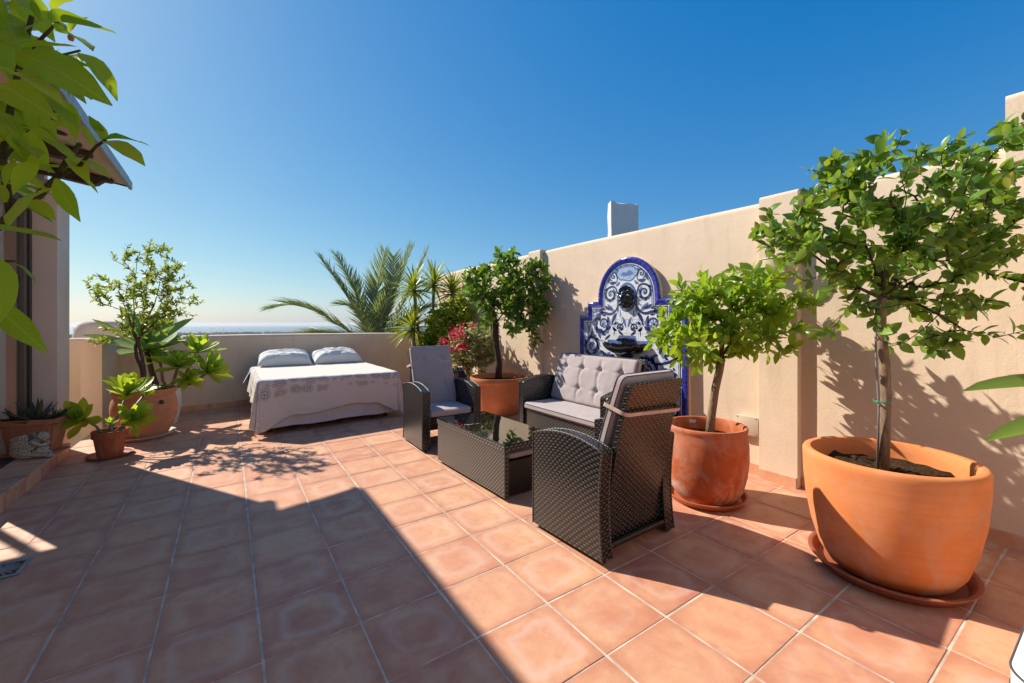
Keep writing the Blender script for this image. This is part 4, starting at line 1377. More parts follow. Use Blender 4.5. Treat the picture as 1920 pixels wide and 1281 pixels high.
# ================================================================== POTS AND SAUCERS
def pot_profile(kind, h, r):
    if kind == 'bowl':      # big rounded tub with thick rim
        return [(0, .0), (r*.64, 0), (r*.70, .014), (r*.80, h*.13), (r*.895, h*.33), (r*.96, h*.55), (r*.99, h*.77), (r*1.0, h*.93), (r*1.0, h*.97), (r*.985, h*.99), (r*.955, h), (r*.90, h*.995), (r*.88, h*.97), (r*.875, h*.90), (r*.86, h*.72), (0, h*.70)]
    if kind == 'cup':       # belly then slightly drawn-in rim
        return [(0, 0), (r*.70, 0), (r*.76, .015), (r*.90, h*.15), (r*.99, h*.34), (r*1.035, h*.55), (r*1.03, h*.75), (r*1.0, h*.90), (r*.995, h*.93), (r*1.01, h*.95), (r*1.01, h*.985), (r*.99, h), (r*.93, h), (r*.91, h*.985), (r*.905, h*.9), (r*.91, h*.82), (0, h*.80)]
    if kind == 'tub':
        return [(0, 0), (r*.70, 0), (r*.73, .02), (r*.80, h*.2), (r*.88, h*.5), (r*.94, h*.82), (r*.95, h*.86), (r*.99, h*.88), (r*1.0, h*.9), (r*1.0, h*.97), (r*.985, h), (r*.93, h), (r*.91, h*.98), (r*.89, h*.86), (0, h*.84)]
    if kind == 'urn':       # belly jar with flared lip
        return [(0, 0), (r*.66, 0), (r*.70, .02), (r*.84, h*.18), (r*.97, h*.42), (r*1.0, h*.6), (r*.97, h*.76), (r*.92, h*.84), (r*.91, h*.875), (r*.96, h*.92), (r*.985, h*.96), (r*.98, h), (r*.92, h), (r*.88, h*.95), (r*.86, h*.9), (0, h*.89)]
    if kind == 'flower':
        return [(0, 0), (r*.68, 0), (r*.70, .006), (r*.84, h*.55), (r*.88, h*.70), (r*.90, h*.705), (r*.97, h*.72), (r*1.0, h*.98), (r*.985, h), (r*.92, h), (r*.90, h*.97), (r*.87, h*.85), (0, h*.84)]
def soil_disc(r, z, mat, parent, seed=0, amp=.02):
    mb = MB(); n, m = 40, 12
    P = np.zeros((n, m, 3))
    for i in range(n):
        a = 2 * math.pi * i / n
        for j in range(m):
            q = r * j / (m - 1)
            x, y = q * math.cos(a), q * math.sin(a)
            P[i, j] = (x, y, z + amp * mnoise.noise(Vector((x * 16 + seed, y * 16, 1))) + amp * .8 * mnoise.noise(Vector((x * 45 + seed, y * 45, 3))) + amp * .5 * (1 - j / (m - 1)))
    mb.grid(P, False, True)
    return mb.build('soil', mat, parent, 180)
def pot(name, x, y, kind, h, r, z0, mat, soilmat, label, cat='plant pot', wob=.0, soil_at=None, amp=.02):
    t = thing(name, (x, y, fz(x, y) + z0), label, cat)
    pr = pot_profile(kind, h, r)
    MB().lathe(pr[:-1], 96, None, 1, 1, wob, x).build('body', mat, t, 50)
    k = pr[-2][0]
    zs = (soil_at if soil_at is not None else pr[-2][1])
    soil_disc(k * 1.005, zs - .004, soilmat, t, x * 3, amp)
    return t
def saucer(x, y, r, mat, label, h=.045, name='pot_saucer', z0=0):
    t = MB().lathe([(0, .002), (r*.84, .002), (r*.88, .006), (r*.985, h*.86), (r*1.0, h*.93), (r*.995, h), (r*.95, h), (r*.925, h*.9), (r*.85, .012), (0, .010)], 64)
    o = t.build(name, mat, None, 40)
    o.location = (x, y, fz(x, y) + z0)
    o.rotation_euler = (0, -math.atan(SLX), 0)
    tag(o, label, 'saucer')
    return o
BP = (2.745, .722)                           # big pot
saucer(BP[0], BP[1], .328, M['saucer_brown'], 'wide red brown saucer under the big smooth orange pot', .055)
pot('terracotta_tub', BP[0], BP[1], 'bowl', .565, .352, .013, M['pot_big'], M['soil'], 'big smooth orange terracotta pot, nearest and largest on the terrace', amp=.03, soil_at=.475)
MP = (2.802, 1.73)
saucer(MP[0], MP[1], .268, M['saucer_red'], 'bright red round saucer under the chalky red pot', .048)
mp_ = pot('terracotta_pot', MP[0], MP[1], 'cup', .505, .262, .012, M['pot_mid'], M['soil_dry'], 'chalky red terracotta pot between the near armchair and the wall', soil_at=.40)
q = MP
a_ = math.atan2(CS * .5 + .85, -.35)
MB().bbox(-.0035, .0035, -.03, .03, -.012, .012, .001, 1, Matrix.Translation((.262 * .915 * math.cos(.95), .262 * .915 * math.sin(.95), .47)) @ Matrix.Rotation(.95, 4, 'Z')).build('sticker', M['white_paint'], mp_)
RP = (3.062, 4.885)
pot('terracotta_tub', RP[0], RP[1], 'tub', .490, .398, 0, M['pot_rear'], M['soil'], 'wide brown terracotta tub behind the glass table by the wall', soil_at=.425)
LP = (-.785, 6.36)
saucer(LP[0], LP[1], .285, M['saucer_white'], 'cream saucer under the ribbed terracotta jar by the parapet', .04)
lp_ = pot('terracotta_jar', LP[0], LP[1], 'urn', .535, .30, .012, M['pot_left'], M['soil'], 'ribbed terracotta jar holding the airy shrub near the parapet', wob=.006, soil_at=.50)
# small lug on the jar
MB().lathe([(.0, 0), (.022, .002), (.026, .014), (.018, .026), (0, .03)], 12, Matrix.Translation((.17, -.245, .395)) @ Matrix.Rotation(R(62), 4, Vector((.82, .57, 0)))).build('lug', M['soil_dry'], lp_, 180)
SP_ = (-.955, 5.64)
saucer(SP_[0], SP_[1], .180, M['saucer_brown'], 'brown saucer with soil crumbs under the small red flowerpot', .03)
pot('flowerpot', SP_[0], SP_[1], 'flower', .245, .138, .011, M['pot_small'], M['soil'], 'small dark red flowerpot in front of the step end')
pot('white_pot', -.645, 6.98, 'urn', .50, .15, 0, M['pot_white'], M['soil'], 'white glazed pot half hidden behind the ribbed terracotta jar')
pot('blue_pot', 2.92, 5.98, 'tub', .50, .235, 0, M['pot_blue'], M['soil'], 'dark blue glazed pot behind the far armchair')
# trough on the step
tr_ = thing('planter_trough', (-1.448, 5.60, .118), 'long terracotta trough of aloes on the step beside the pillar', 'planter', None, R(-18))
mb = MB()
def ring(hw, hd, z): return [(-hw, -hd, z), (hw, -hd, z), (hw, hd, z), (-hw, hd, z)]
lv = [ring(.150, .085, 0), ring(.188, .112, .245), ring(.196, .120, .25), ring(.198, .122, .30), ring(.182, .106, .30), ring(.176, .1, .25)]
vs = [p for r_ in lv for p in r_]
fs = [(3, 2, 1, 0)] + [(4*k + i, 4*k + (i+1) % 4, 4*k + 4 + (i+1) % 4, 4*k + 4 + i) for k in range(5) for i in range(4)]
bm = bmesh.new(); bv = [bm.verts.new(p) for p in vs]
for f_ in fs: bm.faces.new([bv[i] for i in f_])
bmesh.ops.bevel(bm, geom=[e for e in bm.edges if abs(e.verts[0].co.z - e.verts[1].co.z) > .02], offset=.02, segments=3, affect='EDGES')
bm.verts.index_update()
mb.add([v.co.copy() for v in bm.verts], [[v.index for v in f_.verts] for f_ in bm.faces]); bm.free()
mb.build('body', M['planter'], tr_, 40)
mb = MB(); P = np.zeros((14, 8, 3))
for i in range(14):
    for j in range(8):
        x, y = -.172 + .344 * i / 13, -.098 + .196 * j / 7
        P[i, j] = (x, y, .262 + .012 * mnoise.noise(Vector((x * 30, y * 30, 0))))
mb.grid(P).build('soil', M['soil'], tr_, 180)
sc_ = MB()
for k in range(1): sc_.bbox(-.19, .19, -.12, .12, .001, .022, .008, 2)
o = sc_.build('trough_saucer', M['planter'], None); o.location = (-1.448, 5.60, .117); o.rotation_euler = (0, 0, R(-18)); tag(o, 'flat terracotta tray under the aloe trough on the step', 'saucer')
tr_.location.z += .021

# ================================================================== SMALL THINGS
# junction box on the wall
jb = thing('junction_box', (WX_, 1.79, .46), 'square cream plastic junction box low on the wall by the pier', 'box')
M['cream_plastic'] = mat_plain('cream plastic', (.62, .49, .36), .45, .4, .04)
MB().bbox(-.042, 0, -.085, .085, -.062, .085, .006, 2).build('housing', M['cream_plastic'], jb, 40)
MB().bbox(-.052, -.0425, -.088, .088, -.065, .088, .004, 2).build('cover', M['cream_plastic'], jb, 40)
for sy in (-1, 1):
    for sz in (-.052, .075):
        MB().tube([(-.054, sy * .074, sz), (-.0515, sy * .074, sz)], .005, 8).build('screw', M['steel'], jb)
# half-bowl uplighter on the pier
wl = thing('wall_lamp', (PX_, 1.545, 1.72), 'cream half-bowl wall lamp on the pier behind the big tree', 'lamp')
mb = MB(); P = np.zeros((25, 9, 3))
for i in range(25):
    a = math.pi * i / 24
    for j in range(9):
        v = j / 8 * math.pi / 2
        r = .135 * math.cos(v) ** .8 if v < 1.57 else 0
        P[i, j] = (-.11 * math.sin(a) * max(0, math.cos(v)) ** .7, .135 * math.cos(a) * max(0, math.cos(v)) ** .7, .06 - .16 * math.sin(v))
mb.grid(P, True).build('shade', M['cream_plastic'], wl, 60)
mb = MB(); ring_ = [(-.11 * math.sin(math.pi * i / 24), .135 * math.cos(math.pi * i / 24), .06) for i in range(25)]
mb.tube(ring_, .006, 6).build('rim', M['cream_plastic'], wl, 180)
MB().bbox(-.008, 0, -.05, .05, -.06, .05, .002).build('wall_plate', M['white_paint'], wl)
# floor drain
dx, dy = -1.0, 3.36
dr = thing('floor_drain', (dx, dy, fz(dx, dy) + .001), 'square grey metal drain grate in the shaded floor', 'drain', None, 0)
MB().box(-.10, .10, -.10, .10, -.004, .001).build('well', M['black_metal'], dr)
mb = MB()
for a, b, c_, d_ in ((-.10, .10, -.10, -.078), (-.10, .10, .078, .10), (-.10, -.078, -.078, .078), (.078, .10, -.078, .078)): mb.box(a, b, c_, d_, .0012, .006)
mb.build('frame', M['metal_grey'], dr)
for k in range(18):
    a = 2 * math.pi * k / 18
    ca, sa = math.cos(a), math.sin(a); L = .079 / max(abs(ca), abs(sa)) if False else .076
    MB().box(.026, L, -.0045, .0045, .0014, .0055, Matrix.Rotation(a, 4, 'Z')).build('bar', M['metal_grey'], dr)
MB().lathe([(0, .0055), (.028, .0055), (.028, .001)][::-1], 20).build('hub', M['metal_grey'], dr)
mb = MB()
mb.lathe([(.074, .0012), (.074, .0058), (.112, .0058), (.112, .0012)], 4, Matrix.Rotation(R(45), 4, 'Z'))
# corner of a white lounger pad at the lower right edge
lg = thing('lounger', (2.12, -.55, fz(2.1, -.5)), 'white padded lounger corner with dark piping at the lower right edge', 'lounger')
t_ = lg
for sx, sy in ((-.34, .5), (.34, .5), (-.34, -.8), (.34, -.8)):
    MB().tube([(sx, sy, 0), (sx, sy, .2)], .02, 8).build('leg', M['white_paint'], t_, 40)
MB().bbox(-.37, .37, -.9, .6, .19, .225, .01).build('frame', M['white_paint'], t_)
M['white_fabric'] = mat_fabric('white lounger fabric', (.70, .69, .67), 600, .85, .03, .2)
cushion('lounger_pad', .70, 1.35, .10, Matrix.Translation((2.10, -.46, fz(2.1, -.5) + .262)), 'thick white lounger pad with charcoal piping, nearest the lower right corner', 'cushion', None, puff=.02, seed=40, r=.05, rc=.10, nx=60, ny=90, mat=M['white_fabric'])
cushion('lounger_bolster', .40, .26, .11, Matrix.Translation((2.11, .06, fz(2.1, -.5) + .37)), 'small white bolster with charcoal piping lying on the lounger pad', 'cushion', None, puff=.02, seed=41, r=.05, rc=.08, nx=50, ny=40, mat=M['white_fabric'])

# ---- sleeping angel figurine on the step
ang = thing('angel_figurine', (-1.425, 5.42, .117), 'weathered stone angel figurine crouching with folded wings on the step', 'figurine', None, R(-115))
ang.scale = (.88, .88, .88)
t = NT('weathered cast stone'); co = t.coords()
n1 = t.noise(co, 60, 5, .65)
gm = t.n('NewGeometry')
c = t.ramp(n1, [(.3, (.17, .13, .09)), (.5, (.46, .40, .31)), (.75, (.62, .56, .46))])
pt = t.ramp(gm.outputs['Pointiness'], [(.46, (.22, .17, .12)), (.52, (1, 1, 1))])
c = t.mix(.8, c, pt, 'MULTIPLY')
M['stone'] = t.done(t.principled(c, .9, .2, t.bump(n1, .4, .003)))
def blob(name, parts, mat, parent, voxel=.005, smooth=4, tweak=None):
    """ellipsoids and capsules fused into one continuous surface"""
    bm = bmesh.new()
    for (c_, r_, rot) in parts:
        mt = Matrix.Translation(c_) @ rot.to_matrix().to_4x4() @ Matrix.Diagonal((*r_, 1))
        bmesh.ops.create_icosphere(bm, subdivisions=3, radius=1, matrix=mt)
    me = bpy.data.meshes.new('tmp'); bm.to_mesh(me); bm.free()
    ob = bpy.data.objects.new('tmp', me); COL.objects.link(ob)
    md = ob.modifiers.new('r', 'REMESH'); md.mode = 'VOXEL'; md.voxel_size = voxel
    ms = ob.modifiers.new('s', 'SMOOTH'); ms.iterations = smooth; ms.factor = .5
    dg = bpy.context.evaluated_depsgraph_get()
    me2 = bpy.data.meshes.new_from_object(ob.evaluated_get(dg))
    bpy.data.objects.remove(ob, do_unlink=True); bpy.data.meshes.remove(me)
    me2.name = name; me2.materials.clear(); me2.materials.append(mat)
    if tweak:
        for v in me2.vertices: v.co = tweak(v.co.copy())
    me2.polygons.foreach_set('use_smooth', [True] * len(me2.polygons))
    return link(name, me2, parent)
from mathutils import Euler
E0 = Euler((0, 0, 0)); 
def robe(p):
    k = .0045 * math.sin(p.x * 75 + p.z * 150 + p.y * 50) * max(0, min(1, (.13 - p.z) / .08))
    return p + Vector((p.x, p.y, 0)).normalized() * k
# local +y: the way it faces; crouching on folded legs, head resting on the arms on the knee
blob('body', [((0, -.02, .045), (.085, .09, .05), E0), ((0, .0, .10), (.062, .06, .075), Euler((R(-22), 0, 0))), ((0, .07, .05), (.06, .095, .048), E0), ((.0, .10, .085), (.055, .045, .04), E0),
              ((0, .045, .165), (.06, .042, .035), E0), ((.05, .085, .15), (.018, .05, .018), Euler((R(-30), 0, R(12)))), ((-.05, .085, .15), (.018, .05, .018), Euler((R(-30), 0, R(-12)))),
              ((0, .118, .135), (.045, .018, .018), E0), ((0, .085, .185), (.022, .022, .03), E0), ((0, .112, .205), (.034, .038, .040), E0), ((0, .15, .02), (.035, .05, .018), E0)], M['stone'], ang, .0055, 3, robe)
hair = []
hr = random.Random(2)
for k in range(46):
    a, b_ = hr.uniform(0, 6.28), hr.uniform(-.1, 1.35)
    d_ = Vector((math.cos(a) * math.cos(b_), math.sin(a) * math.cos(b_) - .25, math.sin(b_)))
    if d_.y > .55 and d_.z < .4: continue
    hair.append((Vector((0, .108, .21)) + Vector((d_.x * .034, d_.y * .036, d_.z * .04)), (.011, .011, .010), E0))
blob('hair', hair, M['stone'], ang, .004, 1)
for sg in (-1, 1):
    # wing: a shell of overlapping feathers
    feathers = []
    for row in range(4):
        for k in range(7):
            u = k / 6.
            z = .215 - row * .042 - u * .035; y = .0 - u * .105 + row * .006 - .012
            x = sg * (.045 + .018 * math.sin(u * 3) + row * .004)
            feathers.append(((x, y, z), (.007, .017 + .004 * row, .034 + .004 * row), Euler((R(18 + 26 * u), R(sg * 6), 0))))
    blob('wing', feathers, M['stone'], ang, .0042, 1)

# ================================================================== PLANTS
def leaf_template(prof, fold=.22, curl=.25, wave=0, n=None):
    """leaf of unit length along +y, face up +z. prof: half widths at even steps."""
    m = len(prof)
    vs, fs = [], []
    for k in range(m):
        t_ = k / (m - 1)
        z = -curl * t_ * t_
        w = prof[k]
        vs += [(-w, t_, z + fold * w + wave * math.sin(t_ * 9) * w), (0, t_, z), (w, t_, z + fold * w - wave * math.sin(t_ * 9 + 1) * w)]
    for k in range(m - 1):
        a = 3 * k
        fs += [(a, a + 1, a + 4, a + 3), (a + 1, a + 2, a + 5, a + 4)]
    return np.array(vs), fs
CITRUS = leaf_template([.02, .15, .215, .205, .14, .01], .28, .2)
BROAD = leaf_template([.03, .21, .29, .28, .19, .015], .25, .25)
NARROW = leaf_template([.02, .13, .17, .15, .09, .01], .3, .25)
TINY = leaf_template([.04, .20, .20, .03], .2, .15)
def leaf_mesh(tpl, name, mat, L=1):
    vs, fs = tpl
    mb = MB().add([Vector(p) * L for p in vs], fs)
    return mb.mesh(name, mat, 180)
def frame_leaf(pos, d, up, L):
    """matrix with +y along d, +z as near to up as can be"""
    y = d.normalized()
    x = y.cross(up)
    if x.length < 1e-4: x = y.orthogonal()
    x.normalize(); z = x.cross(y)
    return Matrix(((x.x * L, y.x * L, z.x * L, pos.x), (x.y * L, y.y * L, z.y * L, pos.y), (x.z * L, y.z * L, z.z * L, pos.z), (0, 0, 0, 1)))
def join_leaves(mats, tpl, name, mat, parent, rnd, inv=None):
    vs, fs = tpl
    V = np.concatenate([vs, np.ones((len(vs), 1))], 1)
    allv, allf, var = [], [], []
    for k, m in enumerate(mats):
        A = np.array(m)
        b = k * len(vs)
        allv.append((V @ A.T)[:, :3])
        allf += [tuple(i + b for i in f) for f in fs]
        var += [rnd.random()] * len(vs)
    mb = MB(); mb.v = [tuple(p) for p in np.concatenate(allv)]; mb.f = allf
    o = mb.build(name, mat, parent, 180, attr={'var': var})
    tag(o, None, None, None, 'stuff')
    return o
M['leaf_big'] = mat_leaf('broad citrus leaf', [(0, (.04, .12, .018)), (.3, (.07, .19, .025)), (.6, (.12, .27, .03)), (.85, (.21, .38, .045)), (.93, (.27, .41, .06)), (.97, (.45, .36, .05)), (1, (.07, .17, .03))], (.42, .55, .04), .40, .33, .55)
M['leaf_bright'] = mat_leaf('bright citrus leaf', [(0, (.08, .20, .014)), (.3, (.15, .32, .022)), (.7, (.26, .46, .035)), (.92, (.36, .54, .06)), (.97, (.42, .50, .06)), (1, (.12, .26, .02))], (.55, .68, .03), .45, .36, .5)
M['leaf_dark'] = mat_leaf('dark citrus leaf', [(0, (0.035, 0.096, 0.016)), (0.5, (0.072, 0.168, 0.022)), (0.85, (0.144, 0.288, 0.032)), (1, (0.224, 0.4, 0.048))], (.26, .42, .02), .38)
M['leaf_shrub'] = mat_leaf('olive shrub leaf', [(0, (.10, .19, .025)), (.45, (.19, .30, .035)), (.8, (.30, .38, .05)), (.93, (.40, .24, .09)), (1, (.28, .11, .07))], (.52, .6, .05), .42)
M['leaf_lemon'] = mat_leaf('lemon leaf', [(0, (.10, .27, .014)), (.35, (.18, .40, .018)), (.7, (.30, .52, .022)), (.9, (.42, .60, .03)), (1, (.15, .34, .03))], (.66, .76, .02), .52, .5, .2, True)
M['leaf_agave'] = mat_leaf('agave leaf', [(0, (.20, .31, .09)), (.6, (.25, .37, .11)), (1, (.19, .29, .10))], (.40, .55, .10), .25, .65, .2)
M['leaf_aeon'] = mat_leaf('aeonium leaf', [(0, (.19, .34, .03)), (.5, (.27, .45, .04)), (.85, (.38, .53, .05)), (1, (.48, .52, .06))], (.7, .8, .05), .5, .4, .35)
M['leaf_aloe'] = mat_leaf('aloe leaf', [(0, (0.046, 0.072, 0.039)), (0.6, (0.078, 0.111, 0.052)), (1, (0.13, 0.065, 0.046))], (.1, .14, .04), .08, .5)
M['leaf_yucca'] = mat_leaf('yucca leaf', [(0, (0.15, 0.255, 0.03)), (0.5, (0.255, 0.36, 0.038)), (0.85, (0.42, 0.45, 0.045)), (1, (0.57, 0.51, 0.06))], (.48, .50, .04), .35, .4)
M['leaf_palm'] = mat_leaf('palm leaflet', [(0, (.14, .19, .08)), (.5, (.22, .26, .12)), (.8, (.30, .30, .16)), (1, (.12, .27, .07))], (.35, .42, .10), .35, .45)
M['leaf_bush'] = mat_leaf('yellow green bush leaf', [(0, (0.13, 0.234, 0.019)), (0.5, (0.26, 0.364, 0.026)), (1, (0.429, 0.481, 0.052))], (.5, .55, .03), .42)
M['leaf_boug'] = mat_leaf('pale variegated leaf', [(0, (0.144, 0.204, 0.06)), (0.4, (0.312, 0.336, 0.144)), (0.8, (0.504, 0.48, 0.264)), (1, (0.192, 0.264, 0.072))], (.45, .45, .15), .35)
M['bract'] = mat_leaf('magenta bract', [(0, (.48, .012, .06)), (.6, (.62, .02, .10)), (1, (.70, .05, .16))], (.8, .02, .12), .4, .6, .2)
M['leaf_banana'] = mat_leaf('strelitzia leaf', [(0, (0.12, 0.21, 0.03)), (1, (0.18, 0.3, 0.038))], (.35, .45, .03), .35, .4)
M['bark'] = mat_bark('grey brown bark', (.27, .18, .115))
M['bark_dark'] = mat_bark('dark bark', (.075, .052, .038))
M['bark_red'] = mat_bark('reddish bark', (.12, .07, .05))
M['cane'] = mat_plain('grey cane stake', (.22, .20, .19), .5, .4, .15)
M['green_tie'] = mat_plain('green plastic tie', (.01, .26, .14), .4, .5, .1)

class Tree:
    """limb skeleton grown towards tips spread through the crown's volume; leaves along the twigs"""
    def __init__(s, seed):
        s.r = random.Random(seed); s.pos = []; s.par = []; s.tips = []; s.fixed = {}
    def node(s, p, par, rad=None):
        s.pos.append(Vector(p)); s.par.append(par)
        if rad: s.fixed[len(s.pos) - 1] = rad
        return len(s.pos) - 1
    def trunk(s, pts, rads):
        k = -1 if not s.pos else None
        par = -1
        ids = []
        for p, r in zip(pts, rads):
            par = s.node(p, par, r); ids.append(par)
        return ids
    def limb(s, par, pts, rads=None):
        for i, p in enumerate(pts):
            par = s.node(p, par, rads[i] if rads else None)
        return par
    def grow(s, tips, start, sag=.0, wig=.02, step=.06):
        c0 = s.pos[start]
        tips = sorted(tips, key=lambda p: (p - c0).length)
        avail = list(range(start, len(s.pos)))
        A = np.array([s.pos[i] for i in avail])
        for tip in tips:
            tp = np.array(tip)
            d = np.linalg.norm(A - tp, axis=1)
            # prefer to leave a limb that already heads this way
            toc = np.linalg.norm(A - np.array(c0), axis=1)
            k = int(np.argmin(d + .12 * toc * 0 + .25 * np.maximum(0, toc - np.linalg.norm(tp - np.array(c0)) * .92)))
            par = avail[k]; p0 = s.pos[par]
            L = (tip - p0).length
            if L < .01: continue
            n = max(2, int(L / step))
            new = []
            side = Vector((s.r.gauss(0, 1), s.r.gauss(0, 1), s.r.gauss(0, 1) * .6)) * wig * min(1, L * 4)
            for m in range(1, n + 1):
                t_ = m / n
                p = p0.lerp(tip, t_) + side * math.sin(math.pi * t_) + Vector((0, 0, -sag * L * math.sin(math.pi * t_)))
                par = s.node(p, par); new.append(par)
            s.tips.append((par, new))
            avail += new
            A = np.vstack([A, np.array([s.pos[i] for i in new])])
    def radii(s, r0, ex=2.4):
        acc = [0.] * len(s.pos); rad = [0.] * len(s.pos)
        for i in range(len(s.pos) - 1, -1, -1):
            r = max(r0, acc[i] ** (1 / ex)) if acc[i] else r0
            if i in s.fixed: r = s.fixed[i]
            rad[i] = r
            if s.par[i] >= 0: acc[s.par[i]] += r ** ex
        return rad
    def wood(s, r0, rmax, loc, ntr, parent, mat, ex=2.4):
        rad = s.radii(r0, ex)
        kids = {}
        for i, p in enumerate(s.par): kids.setdefault(p, []).append(i)
        br = MB()
        for i in range(ntr, len(s.pos)):
            p = s.par[i]
            if p < 0: continue
            ra = min(rad[p], rad[i] * 1.35, rmax); rb = min(rad[i], rmax)
            br.tube([s.pos[p] - loc, s.pos[i] - loc], [ra, rb], 5 if rb < .006 else 7, False)
        br.build('branches', mat, parent, 180)
    def leaves(s, per, span, L0, L1, spread=.9, upb=.5, jit=.5):
        out = []
        for (tip, chain) in s.tips:
            k0 = s.r.uniform(0, 6.28)
            pts = [s.pos[i] for i in chain]
            base = s.pos[s.par[chain[0]]]
            pts = [base] + pts
            n = per + s.r.randint(-1, 1)
            tot = len(pts) - 1
            for q in range(n):
                f = 1 - (q / max(1, n)) * span / max(span, tot * .06 + .001)
                f = max(0.02, f) * tot
                i = min(tot - 1, int(f)); p = pts[i].lerp(pts[i + 1], f - i)
                ax = (pts[i + 1] - pts[i]).normalized()
                a = k0 + q * 2.4
                o = ax.orthogonal().normalized(); o2 = ax.cross(o)
                side = o * math.cos(a) + o2 * math.sin(a)
                w = spread if q > 0 else .25
                d = (ax * (1 - w * .6) + side * w + Vector((0, 0, .12))).normalized()
                up = (Vector((0, 0, 1)) * upb + Vector((s.r.gauss(0, jit), s.r.gauss(0, jit), s.r.gauss(0, jit))) - ax * .15)
                out.append(frame_leaf(p, d, up, s.r.uniform(L0, L1)))
        return out
def tips_in(blobs, n, rnd, depth, thick, shell=.55, lim=None):
    """blobs: (px, py, r_px) at forward depth; thickness across the view in metres"""
    tot = sum(b[2] ** 2 for b in blobs); out = []
    fw = Vector((CS, CC, 0))
    for (bx, by, br) in blobs:
        m = max(2, round(n * br ** 2 / tot))
        for _ in range(m):
            for _try in range(20):
                v = Vector((rnd.gauss(0, 1), rnd.gauss(0, 1), rnd.gauss(0, 1))).normalized() * (shell + (1 - shell) * rnd.random() ** .5) * (rnd.random() ** .25)
                dd = depth + v.z * thick
                p = at(bx + v.x * br, by + v.y * br, depth) + fw * (v.z * thick)
                if lim is None or lim(p): out.append(p); break
    return out
def finish_tree(T, root, leaves, tpl, mat, n_own, seed, loc):
    """the nearest leaves are objects of their own, the rest one mass"""
    rnd = random.Random(seed)
    inv = Matrix.Translation(-loc)
    leaves = [inv @ m for m in leaves]
    fw = Vector((CS, CC, 0))
    leaves.sort(key=lambda m: (m.translation + loc).dot(fw) - .03 * m.to_scale().x)
    me = leaf_mesh(tpl, 'leaf', mat)
    own = leaves[:n_own]
    for m in own:
        o = link('leaf', me, root); o.matrix_basis = m
    if leaves[n_own:]: join_leaves(leaves[n_own:], tpl, 'crown', mat, root, rnd)

WLIM = lambda p: p.x < 3.44
# ---- big tree in the orange pot
b0 = Vector((BP[0] - .01, BP[1] + .01, fz(*BP) + .485)); loc = b0.copy()
d3 = b0.x * CS + b0.y * CC
T = Tree(21)
tp = [at(1655, 878, d3), at(1659, 800, d3), at(1662, 740, d3), at(1658, 680, d3), at(1652, 620, d3), at(1651, 575, d3), at(1654, 560, d3)]
tp[0].z = b0.z
rt = [.0265, .0235, .0225, .0225, .0215, .0225, .020]
ids = T.trunk(tp, rt)
root3 = thing('citrus_tree', loc, 'large broad-leaved citrus tree with open crown in the big orange pot', 'tree')
MB().tube([p - loc for p in tp], rt, 12).build('trunk', M['bark'], root3, 180)
top = ids[-1]
for lb in ([(1610, 540), (1560, 505), (1515, 470)], [(1640, 500), (1610, 430), (1590, 370), (1600, 320)], [(1700, 500), (1760, 450), (1800, 380), (1830, 310)], [(1690, 530), (1760, 500), (1830, 480), (1890, 440)], [(1660, 480), (1690, 420), (1700, 370)], [(1620, 570), (1580, 590), (1550, 615)], [(1700, 560), (1760, 590), (1810, 620)]):
    T.limb(top, [at(x, y, d3 + (k + 1) * T.r.uniform(-.09, .07)) for k, (x, y) in enumerate(lb)])
bl = [(1500, 400, 62), (1470, 450, 42), (1455, 425, 24), (1590, 330, 66), (1650, 290, 36), (1555, 345, 46), (1540, 440, 62), (1560, 500, 58), (1610, 420, 74), (1700, 440, 70), (1640, 500, 60), (1740, 380, 58), (1790, 300, 58), (1850, 262, 36), (1885, 240, 22), (1820, 350, 62), (1880, 370, 60), (1850, 440, 70), (1780, 480, 64), (1880, 500, 50), (1760, 550, 52), (1820, 570, 46), (1700, 560, 40), (1600, 560, 34), (1545, 620, 24), (1800, 640, 36), (1740, 630, 30), (1690, 650, 22), (1870, 620, 20), (1610, 620, 16), (1930, 420, 60), (1940, 520, 40), (1930, 330, 40)]
T.grow(tips_in(bl, 350, T.r, d3 - .03, .32, .4, WLIM), ids[-1], -.02, .03)
T.wood(.0019, .014, loc, len(ids), root3, M['bark_dark'], 2.3)
lv_ = T.leaves(9, .18, .026, .078, .95, .45, .7)
lv_ = [m for m in lv_ if m.translation.x < 3.42]
finish_tree(T, root3, lv_, BROAD, M['leaf_big'], 290, 5, loc)
# stake and ties
stk = [at(1645, 882, d3 + .0), at(1648, 760, d3 - .012), at(1643, 680, d3 - .014), at(1641, 580, d3 - .012)]
st = thing('plant_stake', stk[0], 'thin grey cane stake tied along the trunk of the large citrus tree', 'stake')
MB().tube([p - stk[0] for p in stk], .0052, 8).tube([p - stk[0] + Vector((0, 0, 0)) for p in (stk[1] - Vector((0, 0, .004)), stk[1] + Vector((0, 0, .004)))], .0066, 8).build('cane', M['cane'], st, 180)
for (y_, d_) in ((754, 0), (578, 0)):
    c_ = at(1654, y_, d3 - .006)
    for dz_ in (0, .006):
        pts = [c_ + Vector((.034 * math.cos(a), .034 * math.sin(a), dz_ + .003 * math.sin(a))) - stk[0] for a in np.linspace(0, 2 * math.pi, 21)[:-1]]
        MB().loop(pts, .0022, 6).build('tie', M['green_tie'], st, 180)

